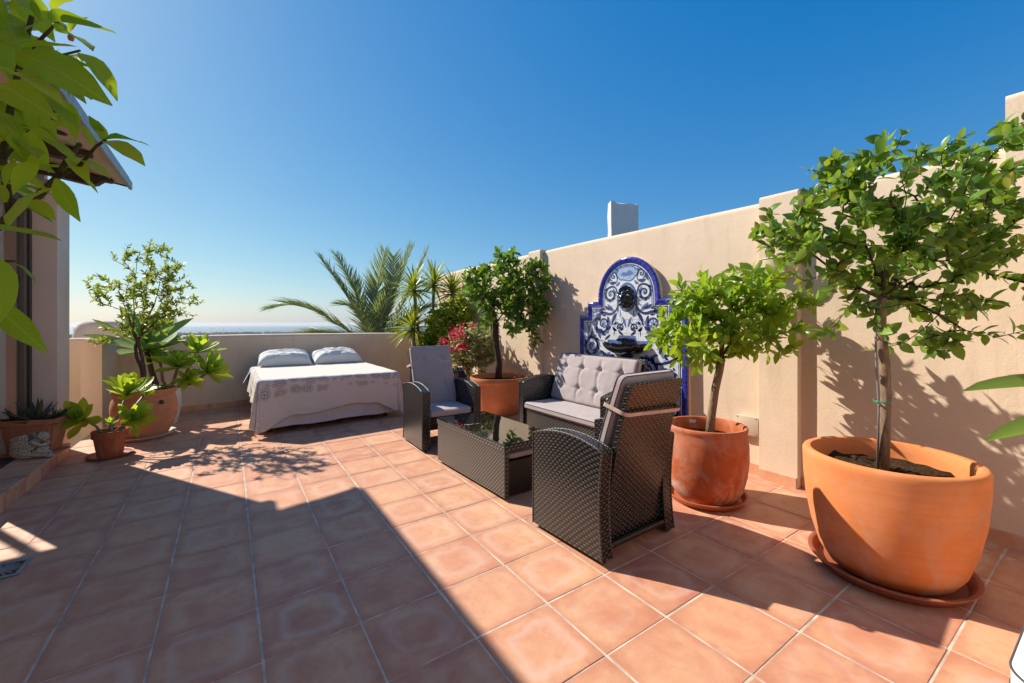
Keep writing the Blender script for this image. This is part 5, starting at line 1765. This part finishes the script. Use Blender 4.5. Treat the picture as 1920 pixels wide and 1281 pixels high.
# ---- small bright tree in the chalky red pot
b0 = Vector((MP[0], MP[1], fz(*MP) + .41)); loc = b0.copy()
d2 = b0.x * CS + b0.y * CC
T = Tree(33)
tp = [at(1330, 815, d2), at(1334, 780, d2), at(1341, 730, d2), at(1349, 695, d2), at(1353, 672, d2)]
tp[0].z = b0.z
rt = [.031, .028, .0275, .027, .026]
ids = T.trunk(tp, rt)
root2 = thing('citrus_tree', loc, 'small bright green citrus tree with thick trunk in the chalky red pot', 'tree')
MB().tube([p - loc for p in tp], rt, 12).build('trunk', M['bark'], root2, 180)
for lb in ([(1325, 665), (1290, 650), (1260, 630)], [(1350, 640), (1330, 590), (1310, 550)], [(1370, 640), (1400, 590), (1410, 540)], [(1385, 660), (1430, 650), (1450, 630)], [(1360, 620), (1370, 560)]):
    T.limb(ids[-1], [at(x, y, d2 + (k + 1) * T.r.uniform(-.08, .06)) for k, (x, y) in enumerate(lb)])
bl = [(1290, 590, 50), (1265, 625, 36), (1245, 640, 24), (1300, 645, 40), (1340, 570, 54), (1300, 545, 30), (1335, 520, 22), (1395, 540, 46), (1412, 510, 24), (1440, 550, 44), (1470, 560, 28), (1480, 590, 22), (1380, 610, 56), (1430, 610, 46), (1350, 640, 44), (1400, 665, 26), (1450, 660, 22), (1330, 690, 14), (1290, 680, 16)]
T.grow(tips_in(bl, 215, T.r, d2, .36, .5, WLIM), ids[-1], -.05, .03)
T.wood(.0018, .013, loc, len(ids), root2, M['bark_dark'], 2.3)
lv_ = [m for m in T.leaves(8, .15, .045, .11, .85, .4, .75) if m.translation.x < 3.42]
finish_tree(T, root2, lv_, CITRUS, M['leaf_bright'], 280, 6, loc)

# ---- tree in the tub by the far pier
b0 = Vector((RP[0], RP[1], fz(*RP) + .43)); loc = b0.copy()
d1 = b0.x * CS + b0.y * CC
T = Tree(44)
tp = [at(934, 711, d1), at(936, 680, d1), at(931, 650, d1), at(929, 618, d1), at(931, 604, d1)]
tp[0].z = b0.z
rt = [.05, .042, .040, .042, .040]
ids = T.trunk(tp, rt)
root1 = thing('citrus_tree', loc, 'round dark green citrus tree in the wide brown tub by the far pier', 'tree')
MB().tube([p - loc for p in tp], rt, 12).build('trunk', M['bark_dark'], root1, 180)
for lb in ([(920, 590), (905, 565), (895, 540)], [(925, 580), (930, 550), (935, 515)], [(942, 590), (965, 570), (990, 540)], [(945, 595), (975, 595), (1000, 585)]):
    T.limb(ids[-1], [at(x, y, d1 + (k + 1) * T.r.uniform(-.1, .04)) for k, (x, y) in enumerate(lb)])
bl = [(955, 492, 30), (940, 480, 18), (900, 520, 32), (885, 545, 24), (935, 530, 40), (985, 515, 34), (1015, 505, 20), (1025, 530, 18), (960, 560, 44), (905, 570, 32), (1000, 560, 36), (1015, 585, 20), (990, 605, 22), (1005, 630, 12), (920, 600, 22), (960, 600, 24), (965, 625, 12)]
T.grow(tips_in(bl, 260, T.r, d1 - .10, .52, .45, lambda p: p.x < 3.40), ids[-1], -.05, .05, .08)
T.wood(.003, .026, loc, len(ids), root1, M['bark_dark'], 2.3)
lv_ = [m for m in T.leaves(8, .22, .06, .12, .85, .4, .75) if m.translation.x < 3.42]
finish_tree(T, root1, lv_, CITRUS, M['leaf_dark'], 0, 7, loc)

# ---- airy shrub in the ribbed jar
b0 = Vector((LP[0], LP[1], fz(*LP) + .48)); loc = b0.copy()
d4 = b0.x * CS + b0.y * CC
T = Tree(55)
t0 = at(272, 712, d4); t0.z = b0.z
ids = T.trunk([t0, at(270, 690, d4), at(264, 660, d4), at(258, 640, d4), at(250, 622, d4)], [.030, .024, .021, .019, .014])
i2 = T.limb(0, [at(265, 690, d4 + .03), at(256, 670, d4 + .03), at(254, 650, d4 + .03), at(262, 632, d4 + .02)], [.022, .017, .016, .014])
roots = thing('pomegranate_shrub', loc, 'airy olive green shrub with twisted trunks in the ribbed jar', 'shrub')
for lb, st_i in (([(240, 590), (228, 560), (222, 545)], ids[-1]), ([(252, 590), (250, 550), (255, 510), (258, 480)], ids[-1]), ([(275, 600), (290, 570), (300, 530)], i2), ([(285, 610), (310, 585), (330, 560)], i2), ([(270, 590), (275, 540), (285, 490)], i2), ([(235, 630), (210, 638), (190, 645)], ids[-2])):
    T.limb(st_i, [at(x, y, d4 + (k + 1) * T.r.uniform(-.06, .05)) for k, (x, y) in enumerate(lb)])
bl = [(258, 490, 30), (282, 468, 20), (300, 490, 30), (320, 510, 26), (225, 540, 26), (205, 560, 22), (188, 545, 14), (250, 530, 32), (245, 575, 34), (290, 530, 36), (325, 550, 30), (345, 565, 18), (290, 575, 34), (320, 585, 26), (265, 610, 30), (290, 605, 26), (235, 605, 22), (195, 635, 14), (178, 632, 10), (345, 525, 12)]
T.grow(tips_in(bl, 235, T.r, d4, .42, .35), 0, 0, .05, .06)
T.wood(.0022, .017, loc, 0, roots, M['bark_red'], 2.5)
lv_ = T.leaves(10, .17, .028, .06, .8, .4, .7)
finish_tree(T, roots, lv_, TINY, M['leaf_shrub'], 0, 8, loc)
# ground cover at the foot of the shrub
rnd = random.Random(9); gcv = []
for k in range(520):
    a, q = rnd.uniform(0, 6.28), .255 * math.sqrt(rnd.random())
    p = Vector((q * math.cos(a), q * math.sin(a), .045 + .035 * rnd.random()))
    gcv.append(frame_leaf(p, Vector((rnd.gauss(0, 1), rnd.gauss(0, 1), .5)), Vector((0, 0, 1)), rnd.uniform(.02, .035)))
g = thing('ground_cover', loc, 'yellow green creeping ground cover in the ribbed jar', 'plant')
join_leaves(gcv, BROAD, 'foliage', M['leaf_bush'], g, rnd)

# ---- rosettes: fleshy leaves, each an object of its own
def fleshy(wmax, thick, curl, tip=.02, name='leaf', mat=None, seg=9, widest=.6):
    """unit-length fleshy leaf, channelled above, rounded beneath"""
    vs, fs = [], []
    nw = 7
    for k in range(seg):
        t_ = k / (seg - 1)
        w = wmax * (math.sin(math.pi * min(1, t_ ** (math.log(.5) / math.log(widest)))) ** .75) * .5 + (.10 * wmax * (1 - t_) * .8) + tip * .02
        if k == seg - 1: w = tip * .05
        z0 = curl * t_ ** 2
        th = thick * (1 - t_) ** .6
        for m in range(nw):
            a = 2 * math.pi * m / nw
            x = w * math.cos(a); z = (th * .5 * math.sin(a)) + (.35 * abs(x) ** 1.2 if math.sin(a) >= 0 else .28 * abs(x) ** 1.2)
            vs.append((x, t_, z0 + z))
    for k in range(seg - 1):
        for m in range(nw):
            fs.append((k*nw+m, k*nw+(m+1) % nw, (k+1)*nw+(m+1) % nw, (k+1)*nw+m))
    return MB().add(vs, [f[::-1] for f in fs]).mesh(name, mat, 180)
ME_AGAVE = leaf_mesh(leaf_template([.085, .10, .135, .165, .18, .165, .11, .004], .45, -.10), 'leaf', M['leaf_agave'])
ME_AEON = leaf_mesh(leaf_template([.06, .085, .125, .17, .20, .195, .13, .004], .35, -.16), 'leaf', M['leaf_aeon'])
ME_AEON2 = leaf_mesh(leaf_template([.06, .08, .11, .145, .165, .155, .10, .004], .4, -.14), 'leaf', M['leaf_aeon'])
ME_ALOE = fleshy(.20, .09, .16, .0, mat=M['leaf_aloe'], widest=.12)
def rosette(root, c, axis, n, L, me, inner=.12, outer=1.35, seed=0, shrink=.55, jit=.12):
    rnd = random.Random(seed)
    axis = Vector(axis).normalized(); o = axis.orthogonal().normalized(); o2 = axis.cross(o)
    for k in range(n):
        f = (k + .5) / n
        el = lerp(inner, outer, f ** .8) + rnd.gauss(0, jit * .6)      # angle from the axis
        a = k * 2.39996 + rnd.gauss(0, jit)
        side = o * math.cos(a) + o2 * math.sin(a)
        d = axis * math.cos(el) + side * math.sin(el)
        up = axis * math.sin(el) - side * math.cos(el)
        ob = link('leaf', me, root)
        ob.matrix_basis = frame_leaf(Vector(c) + axis * L * .05 * (1 - f), d, up, L * lerp(shrink, 1, f ** .6) * rnd.uniform(.88, 1.08))
view = -Vector((CS, CC, 0))
# big agave behind the jar
c_ = at(275, 660, 5.35)
ag = thing('agave', (c_.x, c_.y, fz(c_.x, c_.y)), 'large pale green agave rosette behind the airy shrub', 'agave')
b_ = Vector((0, 0, c_.z - ag.location.z))
MB().tube([(.12, -.10, .44), (.05, -.05, b_.z * .75), b_], [.035, .03, .03], 8).build('stem', M['bark_dark'], ag, 180)
rosette(ag, b_, (.10, -.25, 1), 17, .70, ME_AGAVE, .25, 1.75, 3, .7, .2)
# green rosettes in the white pot
wr = thing('aeonium_cluster', (-.645, 6.98, fz(-.5, 7) + .44), 'cluster of pointed green rosettes spilling from the white pot', 'succulent')
def wpt(x, y, d): return at(x, y, d) - wr.location
stemw = MB()
for k, (x, y, d, L, ax) in enumerate(((333, 690, 5.15, .29, (.1, -.5, .9)), (368, 662, 5.5, .34, (.2, -.3, 1)), (388, 700, 5.35, .33, (.5, -.6, .6)), (300, 680, 5.4, .27, (-.2, -.3, 1)), (350, 712, 5.2, .2, (.3, -.8, .3)))):
    c_ = wpt(x, y, d)
    rosette(wr, c_, ax, 20, L, ME_AEON2, .12, 1.5, 30 + k)
    stemw.tube([(.02 * k - .05, -.02 * k, 0), (c_.x * .6, c_.y * .6, c_.z * .35), c_], [.02, .018, .016], 7)
stemw.build('stem', M['bark'], wr, 180)
# rosettes in the small flowerpot
sr_ = thing('aeonium', (SP_[0], SP_[1], fz(*SP_) + .215), 'yellow green rosette succulent with bare stems in the small red flowerpot', 'succulent')
stemw = MB()
for k, (x, y, d, L, ax, n) in enumerate(((157, 787, 4.08, .235, (-.25, -.75, .45), 17), (237, 742, 4.32, .29, (.15, -.3, 1), 22), (246, 788, 4.12, .225, (.45, -.7, .5), 18), (207, 796, 4.12, .09, (0, -.3, 1), 14), (270, 742, 4.4, .12, (.6, -.3, .6), 10))):
    c_ = at(x, y, d) - sr_.location
    rosette(sr_, c_, ax, n, L, ME_AEON, .1, 1.45, 50 + k)
    stemw.tube([(.03 * (k - 1.5), .0, -.01), (c_.x * .55, c_.y * .55, c_.z * .5 + .01), c_], [.014, .011, .012], 7)
stemw.build('stem', M['cane'], sr_, 180)
# aloes in the trough
al = thing('aloe', tr_.location + Vector((0, 0, .25)), 'dark spiky aloes filling the trough on the step', 'aloe', None)
for k, (x, y, L, n, ax) in enumerate(((.02, 0, .26, 13, (.0, -.1, 1)), (-.12, .01, .19, 9, (-.5, -.2, .8)), (.13, -.02, .17, 9, (.5, -.2, .7)), (-.05, .03, .16, 7, (-.3, .2, 1)))):
    rosette(al, (x, y, .015), ax, n, L, ME_ALOE, .15, 1.45, 70 + k, .75, .2)

# ---- yuccas in the corner
def blade_mesh(w, mat, droop=.25, seg=5):
    vs, fs = [], []
    for k in range(seg):
        t_ = k / (seg - 1)
        q = w * (1 - t_ ** 2) * (.6 + .4 * min(1, t_ * 4)) / 2
        z = -droop * t_ ** 2.2
        vs += [(-q, t_, z + q * .5), (0, t_, z), (q, t_, z + q * .5)]
    for k in range(seg - 1):
        a = 3 * k
        fs += [(a, a + 1, a + 4, a + 3), (a + 1, a + 2, a + 5, a + 4)]
    return vs, fs
BL = blade_mesh(.10, None); BL = (np.array(BL[0]), BL[1])
def yucca_head(c, axis, n, L, rnd):
    out = []
    axis = Vector(axis).normalized(); o = axis.orthogonal().normalized(); o2 = axis.cross(o)
    for k in range(n):
        f = k / n
        el = lerp(.05, 2.0, f ** .75) + rnd.gauss(0, .1); a = k * 2.39996 + rnd.gauss(0, .15)
        side = o * math.cos(a) + o2 * math.sin(a)
        d = axis * math.cos(el) + side * math.sin(el); up = axis * math.sin(el) - side * math.cos(el)
        out.append(frame_leaf(Vector(c) - axis * .08 * f, d, up, L * rnd.uniform(.75, 1.05)))
    return out
rnd = random.Random(12)
YD = [(776, 540, 7.25, 790, 655, 'yucca with a bare pale trunk, nearest the parapet of the corner plants', .50), (813, 530, 7.55, 815, 640, 'yucca with a thin trunk in the middle of the corner plants', .50), (849, 545, 7.55, 850, 640, 'yucca half hidden by the dark citrus tree, nearest the wall', .50), (774, 612, 7.1, 782, 670, 'low stemless yucca against the parapet behind the far armchair', .54)]
for (x, y, d, x2, y2, lab, L) in YD:
    h_ = at(x, y, d); b_ = at(x2, y2, d); base = Vector((b_.x, b_.y, fz(b_.x, b_.y)))
    yt = thing('yucca', base, lab, 'yucca', 'yuccas in the terrace corner')
    MB().tube([(0, 0, 0), b_ - base, (b_ - base).lerp(h_ - base, .5) + Vector((-.02, 0, 0)), h_ - base], [.035, .03, .026, .028], 8).build('trunk', M['bark'], yt, 180)
    join_leaves(yucca_head(h_ - base, (rnd.gauss(0, .1), rnd.gauss(0, .1) - .1, 1), 78, L, rnd), BL, 'crown', M['leaf_yucca'], yt, rnd)
# long dark strap leaves low in the corner
c_ = at(806, 648, 7.0); base = Vector((c_.x, c_.y, fz(c_.x, c_.y)))
dr_ = thing('dracaena', base, 'low dark strap-leaved plant under the yuccas in the corner', 'plant')
MB().tube([(0, 0, 0), (0, 0, c_.z - base.z)], [.03, .02], 7).build('trunk', M['bark_dark'], dr_, 180)
join_leaves(yucca_head((0, 0, c_.z - base.z), (0, -.2, 1), 70, .36, rnd), BL, 'crown', M['leaf_dark'], dr_, rnd)

# ---- leafy bushes in the corner
def bush(name, blobs, depth, thick, n, per, L0, L1, tpl, mat, base_px, seed, label, cat='bush', lim=None, bark='bark_dark', upb=.4):
    b_ = at(*base_px, depth); base = Vector((b_.x, b_.y, fz(b_.x, b_.y)))
    T = Tree(seed)
    ids = T.trunk([base, base.lerp(b_, .6), b_], [.02, .016, .013])
    root = thing(name, base, label, cat)
    T.grow(tips_in(blobs, n, T.r, depth, thick, .4, lim), 0, 0, .05, .09)
    T.wood(.0022, .014, base, 0, root, M[bark])
    lv_ = T.leaves(per, .2, L0, L1, .9, upb, .7)
    if lim: lv_ = [m for m in lv_ if lim(m.translation)]
    finish_tree(T, root, lv_, tpl, mat, 0, seed, base)
    return root, T
CL = lambda p: p.x < 3.44 and p.y < 7.66
bush('yellow_bush', [(845, 585, 28), (825, 600, 28), (862, 612, 28), (838, 630, 26), (812, 622, 24), (875, 588, 22), (870, 566, 16), (800, 640, 16)], 7.2, .40, 290, 10, .055, .10, CITRUS, M['leaf_bush'], (840, 660), 61, 'yellow green leafy bush between the yuccas and the dark citrus tree', lim=CL)
bg_, Tb = bush('bougainvillea', [(868, 640, 28), (890, 632, 28), (910, 650, 24), (880, 668, 28), (862, 672, 20), (905, 678, 20), (920, 630, 16), (850, 655, 14), (925, 665, 14)], 6.25, .38, 260, 10, .04, .07, BROAD, M['leaf_boug'], (880, 700), 62, 'pale variegated bougainvillea with magenta flowers in the blue pot', 'flowering shrub', lim=CL)
rnd = random.Random(77); br_ = []
fw = Vector((CS, CC, 0))
for (x, y, r_, n) in ((853, 622, 9, 46), (862, 630, 8, 40), (848, 632, 7, 26), (868, 648, 9, 46), (860, 652, 7, 26), (836, 650, 6, 20), (833, 636, 6, 20), (846, 654, 6, 18), (866, 616, 6, 20), (884, 612, 6, 14)):
    for k in range(n):
        p = at(x + rnd.gauss(0, r_ * .6), y + rnd.gauss(0, r_ * .5), 6.25 - .38 + rnd.gauss(0, .05)) - bg_.location
        br_.append(frame_leaf(p, Vector((rnd.gauss(0, 1), rnd.gauss(0, 1) - .5, rnd.gauss(0, 1))), Vector((rnd.gauss(0, 1), rnd.gauss(0, 1), 1)), rnd.uniform(.03, .048)))
join_leaves(br_, BROAD, 'flowers', M['bract'], bg_, rnd)

# ---- palm beyond the parapet
pc_ = at(705, 655, 12.4); pb = Vector((pc_.x, pc_.y, -3.6))
palm = thing('palm_tree', pb, 'date palm with arching grey green fronds beyond the parapet', 'palm tree')
MB().tube([(0, 0, -.3), (.03, 0, 1.5), (0, 0, 3), pc_ - pb], [.24, .2, .19, .22], 14).build('trunk', M['bark'], palm, 180)
def frond(pts_px, wpx, rnd, seed, hang=.35, mat='leaf_palm'):
    """pts_px: (x, y, depth) from base to tip"""
    c = [at(*p) - pb for p in pts_px]
    pts = []
    n = 34
    for k in range(n + 1):                   # Catmull-Rom through the given points
        t_ = k / n * (len(c) - 1); i = min(len(c) - 2, int(t_)); u = t_ - i
        p0, p1, p2, p3 = c[max(0, i-1)], c[i], c[i+1], c[min(len(c)-1, i+2)]
        pts.append(.5 * ((2*p1) + (p2-p0)*u + (2*p0-5*p1+4*p2-p3)*u*u + (3*p1-p0-3*p2+p3)*u**3))
    fr_ = MB().tube(pts, [.020 * (1 - k / n) + .004 for k in range(n + 1)], 6).build('frond', M['leaf_stem'], palm, 180)
    lv_ = []
    m = 88
    for k in range(m):
        f = .10 + .90 * (k / m)
        q = f * n; i = min(n - 1, int(q)); p = pts[i].lerp(pts[i+1], q - i)
        ax = (pts[i+1] - pts[i]).normalized()
        lat = ax.cross(Vector((0, 0, 1)))
        if lat.length < .2: lat = ax.cross(fw)
        lat.normalize(); nn = lat.cross(ax)
        if nn.z < 0: nn = -nn
        Lf = wpx * .0156 * (math.sin(math.pi * (.12 + .80 * f)) ** .6)
        for sg in (-1, 1):
            d = ax * .80 + lat * sg * .62 + nn * rnd.uniform(.12, .38) - Vector((0, 0, hang * .4)) + Vector((rnd.gauss(0, .06), rnd.gauss(0, .06), rnd.gauss(0, .06)))
            lv_.append(frame_leaf(p, d, nn + Vector((rnd.gauss(0, .3), rnd.gauss(0, .3), 0)), Lf * rnd.uniform(.85, 1.1)))
    o = join_leaves(lv_, BLP, 'leaflets', M[mat], fr_, rnd)
    return fr_
M['leaf_stem'] = mat_plain('palm rib', (.26, .25, .15), .6, .3, .15)
BLP = blade_mesh(.062, None, .14, 4); BLP = (np.array(BLP[0]), BLP[1])
rnd = random.Random(91)
frond([(700, 650, 12.4), (655, 622, 12.0), (600, 588, 11.6), (550, 572, 11.4), (508, 578, 11.2)], 52, rnd, 1, .3)
frond([(700, 645, 12.4), (670, 590, 12.3), (640, 540, 12.2), (600, 484, 12.1)], 50, rnd, 2, .2)
frond([(703, 645, 12.5), (680, 580, 12.7), (660, 530, 12.8), (630, 478, 12.9)], 46, rnd, 3, .2)
frond([(705, 645, 12.4), (704, 590, 12.2), (708, 540, 12.1), (722, 472, 12.0)], 48, rnd, 4, .05)
frond([(712, 645, 12.4), (728, 590, 12.5), (748, 530, 12.6), (772, 464, 12.6)], 52, rnd, 5, .1)
frond([(715, 645, 12.5), (745, 590, 12.9), (775, 530, 13.1), (800, 474, 13.2)], 48, rnd, 6, .1)
frond([(704, 650, 12.3), (715, 600, 12.0), (735, 545, 11.8), (738, 480, 11.6)], 44, rnd, 7, .05)
frond([(712, 655, 12.3), (745, 615, 12.0), (790, 580, 11.8), (835, 575, 11.7)], 48, rnd, 8, .35)
frond([(700, 655, 12.3), (650, 632, 12.0), (600, 624, 11.8), (545, 630, 11.6)], 46, rnd, 9, .2)
frond([(702, 650, 12.2), (690, 620, 11.8), (668, 580, 11.5), (640, 570, 11.2)], 44, rnd, 10, .5)
# sprig of another palm behind the pillar
pb2 = at(138, 640, 9.0)
p2_ = thing('palm_sprig', Vector((pb2.x, pb2.y, -3.6)), 'green palm leaves glimpsed between the pillar and the rounded chimney', 'palm tree')
MB().tube([(0, 0, -.2), (0, 0, pb2.z + 3.5)], [.1, .08], 8).build('trunk', M['bark'], p2_, 180)
join_leaves(yucca_head((0, 0, pb2.z + 3.5), (0, 0, 1), 50, .45, rnd), BL, 'crown', M['leaf_palm'], p2_, rnd)

# ---- strelitzia leaves reaching in at the right edge
sl = thing('strelitzia', (2.02, .12, fz(2.02, .12)), 'long green strelitzia leaves reaching in at the right edge', 'plant')
BAN = leaf_template([.02, .06, .08, .085, .082, .07, .05, .006], .5, .10, .02)
bme = leaf_mesh(BAN, 'leaf', M['leaf_banana'])
base = Vector((2.06, .02, fz(2.0, 0)))
for (a, b, L) in (((2060, 722), (1818, 709), 1.62), ((2070, 770), (1856, 806), 1.50)):
    p, q = at(a[0], a[1], L), at(b[0], b[1], L - .05)
    o = link('leaf', bme, sl); o.matrix_basis = Matrix.Translation(-sl.location) @ frame_leaf(p, q - p, Vector((0, 0, 1)) + view * .35, (q - p).length)
    MB().tube([base - sl.location, base.lerp(p, .6) - sl.location + Vector((0, 0, .1)), p - sl.location], [.014, .01, .006], 7).build('stalk', M['leaf_stem'], sl, 180)

# ---- lemon branch close to the camera at the upper left
lb_loc = Vector((-.62, 1.25, fz(-.62, 1.25)))
lem = thing('lemon_tree', lb_loc, 'lemon branch with large glossy leaves hanging in from the upper left', 'tree')
LEM = leaf_template([.025, .15, .215, .235, .22, .17, .09, .008], .28, .16, .03)
LMES = [leaf_mesh(leaf_template([.025, .15 * q, .215 * q, .235 * q, .22 * q, .17 * q, .09 * q, .008], f_, c_, w_), 'leaf', M['leaf_lemon']) for q, f_, c_, w_ in ((.78, .28, .16, .08), (.86, .15, .28, .14), (.66, .42, .08, .06), (.76, .32, .34, .16))]
def lp3(x, y, d): return at(x, y, d) - lb_loc
# main wood
wood = [((-130, 560, 1.15), (-60, 470, 1.06), (20, 405, 1.0), (75, 365, .98), (105, 335, .97), (130, 295, .96), (150, 270, .95)), ((20, 405, 1.0), (5, 300, .93), (20, 200, .90), (40, 110, .88), (60, 30, .86)), ((105, 335, .97), (150, 310, .94), (180, 275, .92), (198, 262, .90)),
        ((20, 200, .90), (70, 150, .88), (110, 105, .86), (150, 95, .85)), ((40, 110, .88), (90, 60, .86), (120, 30, .85)), ((-60, 470, 1.06), (-20, 500, 1.0), (10, 490, .97), (28, 490, .95)), ((5, 300, .93), (40, 260, .9), (70, 230, .88))]
rads = [(.012, .011, .0095, .0085, .007, .006, .005), (.008, .007, .006, .005, .004), (.005, .004, .0032, .0025), (.004, .0032, .0026, .002), (.0035, .003, .002), (.006, .004, .003, .002), (.004, .003, .002)]
mb = MB()
for ps, rs in zip(wood, rads): mb.tube([lp3(*p) for p in ps], list(rs), 8)
mb.tube([(0, -.1, 0), (-.05, -.05, .6), lp3(-130, 560, 1.15)], [.025, .02, .013], 8)
mb.build('branches', mat_bark('green bark', (.085, .085, .035)), lem, 180)
# leaves: base and tip as seen, and how far away each one hangs
LV = [(40, 90, 135, 78, .80), (95, 40, 213, 47, .82), (25, 85, 62, 10, .84), (110, 60, 178, 62, .86), (35, 100, 165, 140, .78), (0, 135, 112, 145, .76), (0, 160, 62, 185, .72), (62, 180, 145, 212, .84), (150, 100, 222, 148, .80), (105, 125, 163, 158, .84), (60, 0, 75, 40, .82),
      (100, 20, 128, -25, .84), (10, 60, -15, 10, .8), (55, 20, 20, -20, .83), (0, 90, 30, 45, .78), (0, 110, -30, 60, .78), (198, 262, 272, 248, .90), (198, 264, 262, 279, .91), (196, 258, 166, 216, .92), (194, 268, 185, 225, .90), (150, 235, 180, 275, .95), (85, 260, 145, 285, .84), (70, 235, 115, 258, .86),
      (130, 295, 160, 320, .95), (135, 318, 185, 358, .88), (105, 335, 140, 408, .86), (100, 355, -20, 388, .80), (-20, 428, 110, 440, .78), (150, 300, 205, 322, .93), (60, 245, 45, 300, .86), (20, 250, -25, 275, .82), (35, 275, 78, 262, .84), (30, 300, 0, 345, .82), (70, 300, 20, 352, .82), (85, 285, 30, 318, .84),
      (45, 190, 70, 255, .86), (65, 185, 70, 240, .83), (120, 190, 140, 240, .90), (100, 215, 150, 232, .90), (20, 175, 60, 215, .88), (0, 210, 40, 245, .8), (10, 230, 45, 275, .86), (-10, 480, 20, 590, .74), (30, 495, 75, 520, .80), (-15, 570, 72, 642, .82), (-5, 290, -30, 340, .8), (0, 320, 55, 305, .86),
      (135, 150, 118, 185, .88), (125, 165, 160, 190, .9), (90, 110, 60, 145, .86), (5, 40, 50, 75, .85), (80, 100, 105, 160, .88), (10, 380, -30, 330, .86), (45, 360, 5, 330, .88), (55, 375, 95, 395, .95), (75, 130, 130, 120, .90), (30, 130, 85, 165, .86), (0, 260, 50, 222, .9), (110, 240, 138, 200, .93), (15, 20, 70, -10, .86), (130, 60, 150, 20, .9)]
rnd = random.Random(17)
for (x0, y0, x1, y1, d) in LV:
    d0 = d * 1.0
    p = lp3(x0, y0, d0); q = lp3(x1, y1, d0 + rnd.uniform(-.05, .03))
    up = Vector((0, 0, 1)) + view * rnd.uniform(.05, .7) + Vector((rnd.gauss(0, .25), rnd.gauss(0, .25), 0))
    o = link('leaf', rnd.choice(LMES), lem); o.matrix_basis = frame_leaf(p, q - p, up, (q - p).length * 1.04)
# a few leaves deeper in the branch
for k in range(75):
    x, y = rnd.uniform(-60, 100), rnd.uniform(-30, 400)
    if x > 60 and not (90 < y < 330): continue
    d = rnd.uniform(.92, 1.12)
    a = rnd.uniform(-1.2, 1.6)
    p = lp3(x, y, d); q = lp3(x + 85 * math.cos(a), y + 85 * math.sin(a) * .8, d + rnd.uniform(-.08, .08))
    o = link('leaf', rnd.choice(LMES), lem); o.matrix_basis = frame_leaf(p, q - p, Vector((rnd.gauss(0, .4), rnd.gauss(0, .4), 1)) + view * .4, (q - p).length)
# blossom bud
MB().lathe([(0, -.006), (.004, -.004), (.0055, .002), (.003, .008), (0, .010)], 10, Matrix.Translation(lp3(133, 72, .85))).build('bud', mat_plain('pink bud', (.55, .25, .25), .6, .3), lem, 180)

# ---- a gull far off
g_ = at(450, 565, 120)
bd = thing('bird', g_, 'tiny dark bird gliding above the sea horizon', 'bird')
MB().lathe([(0, -.25), (.05, -.1), (.07, .05), (.04, .2), (0, .3)], 8, Matrix.Rotation(R(90), 4, 'X')).build('body', M['dark_wood'], bd, 180)
for sg in (-1, 1):
    MB().add([(0, -.08, 0), (sg * .35, -.05, .16), (sg * .75, .12, .06), (sg * .35, .1, .16), (0, .1, 0)], [(0, 1, 3, 4), (1, 2, 3)]).build('wing', M['dark_wood'], bd)
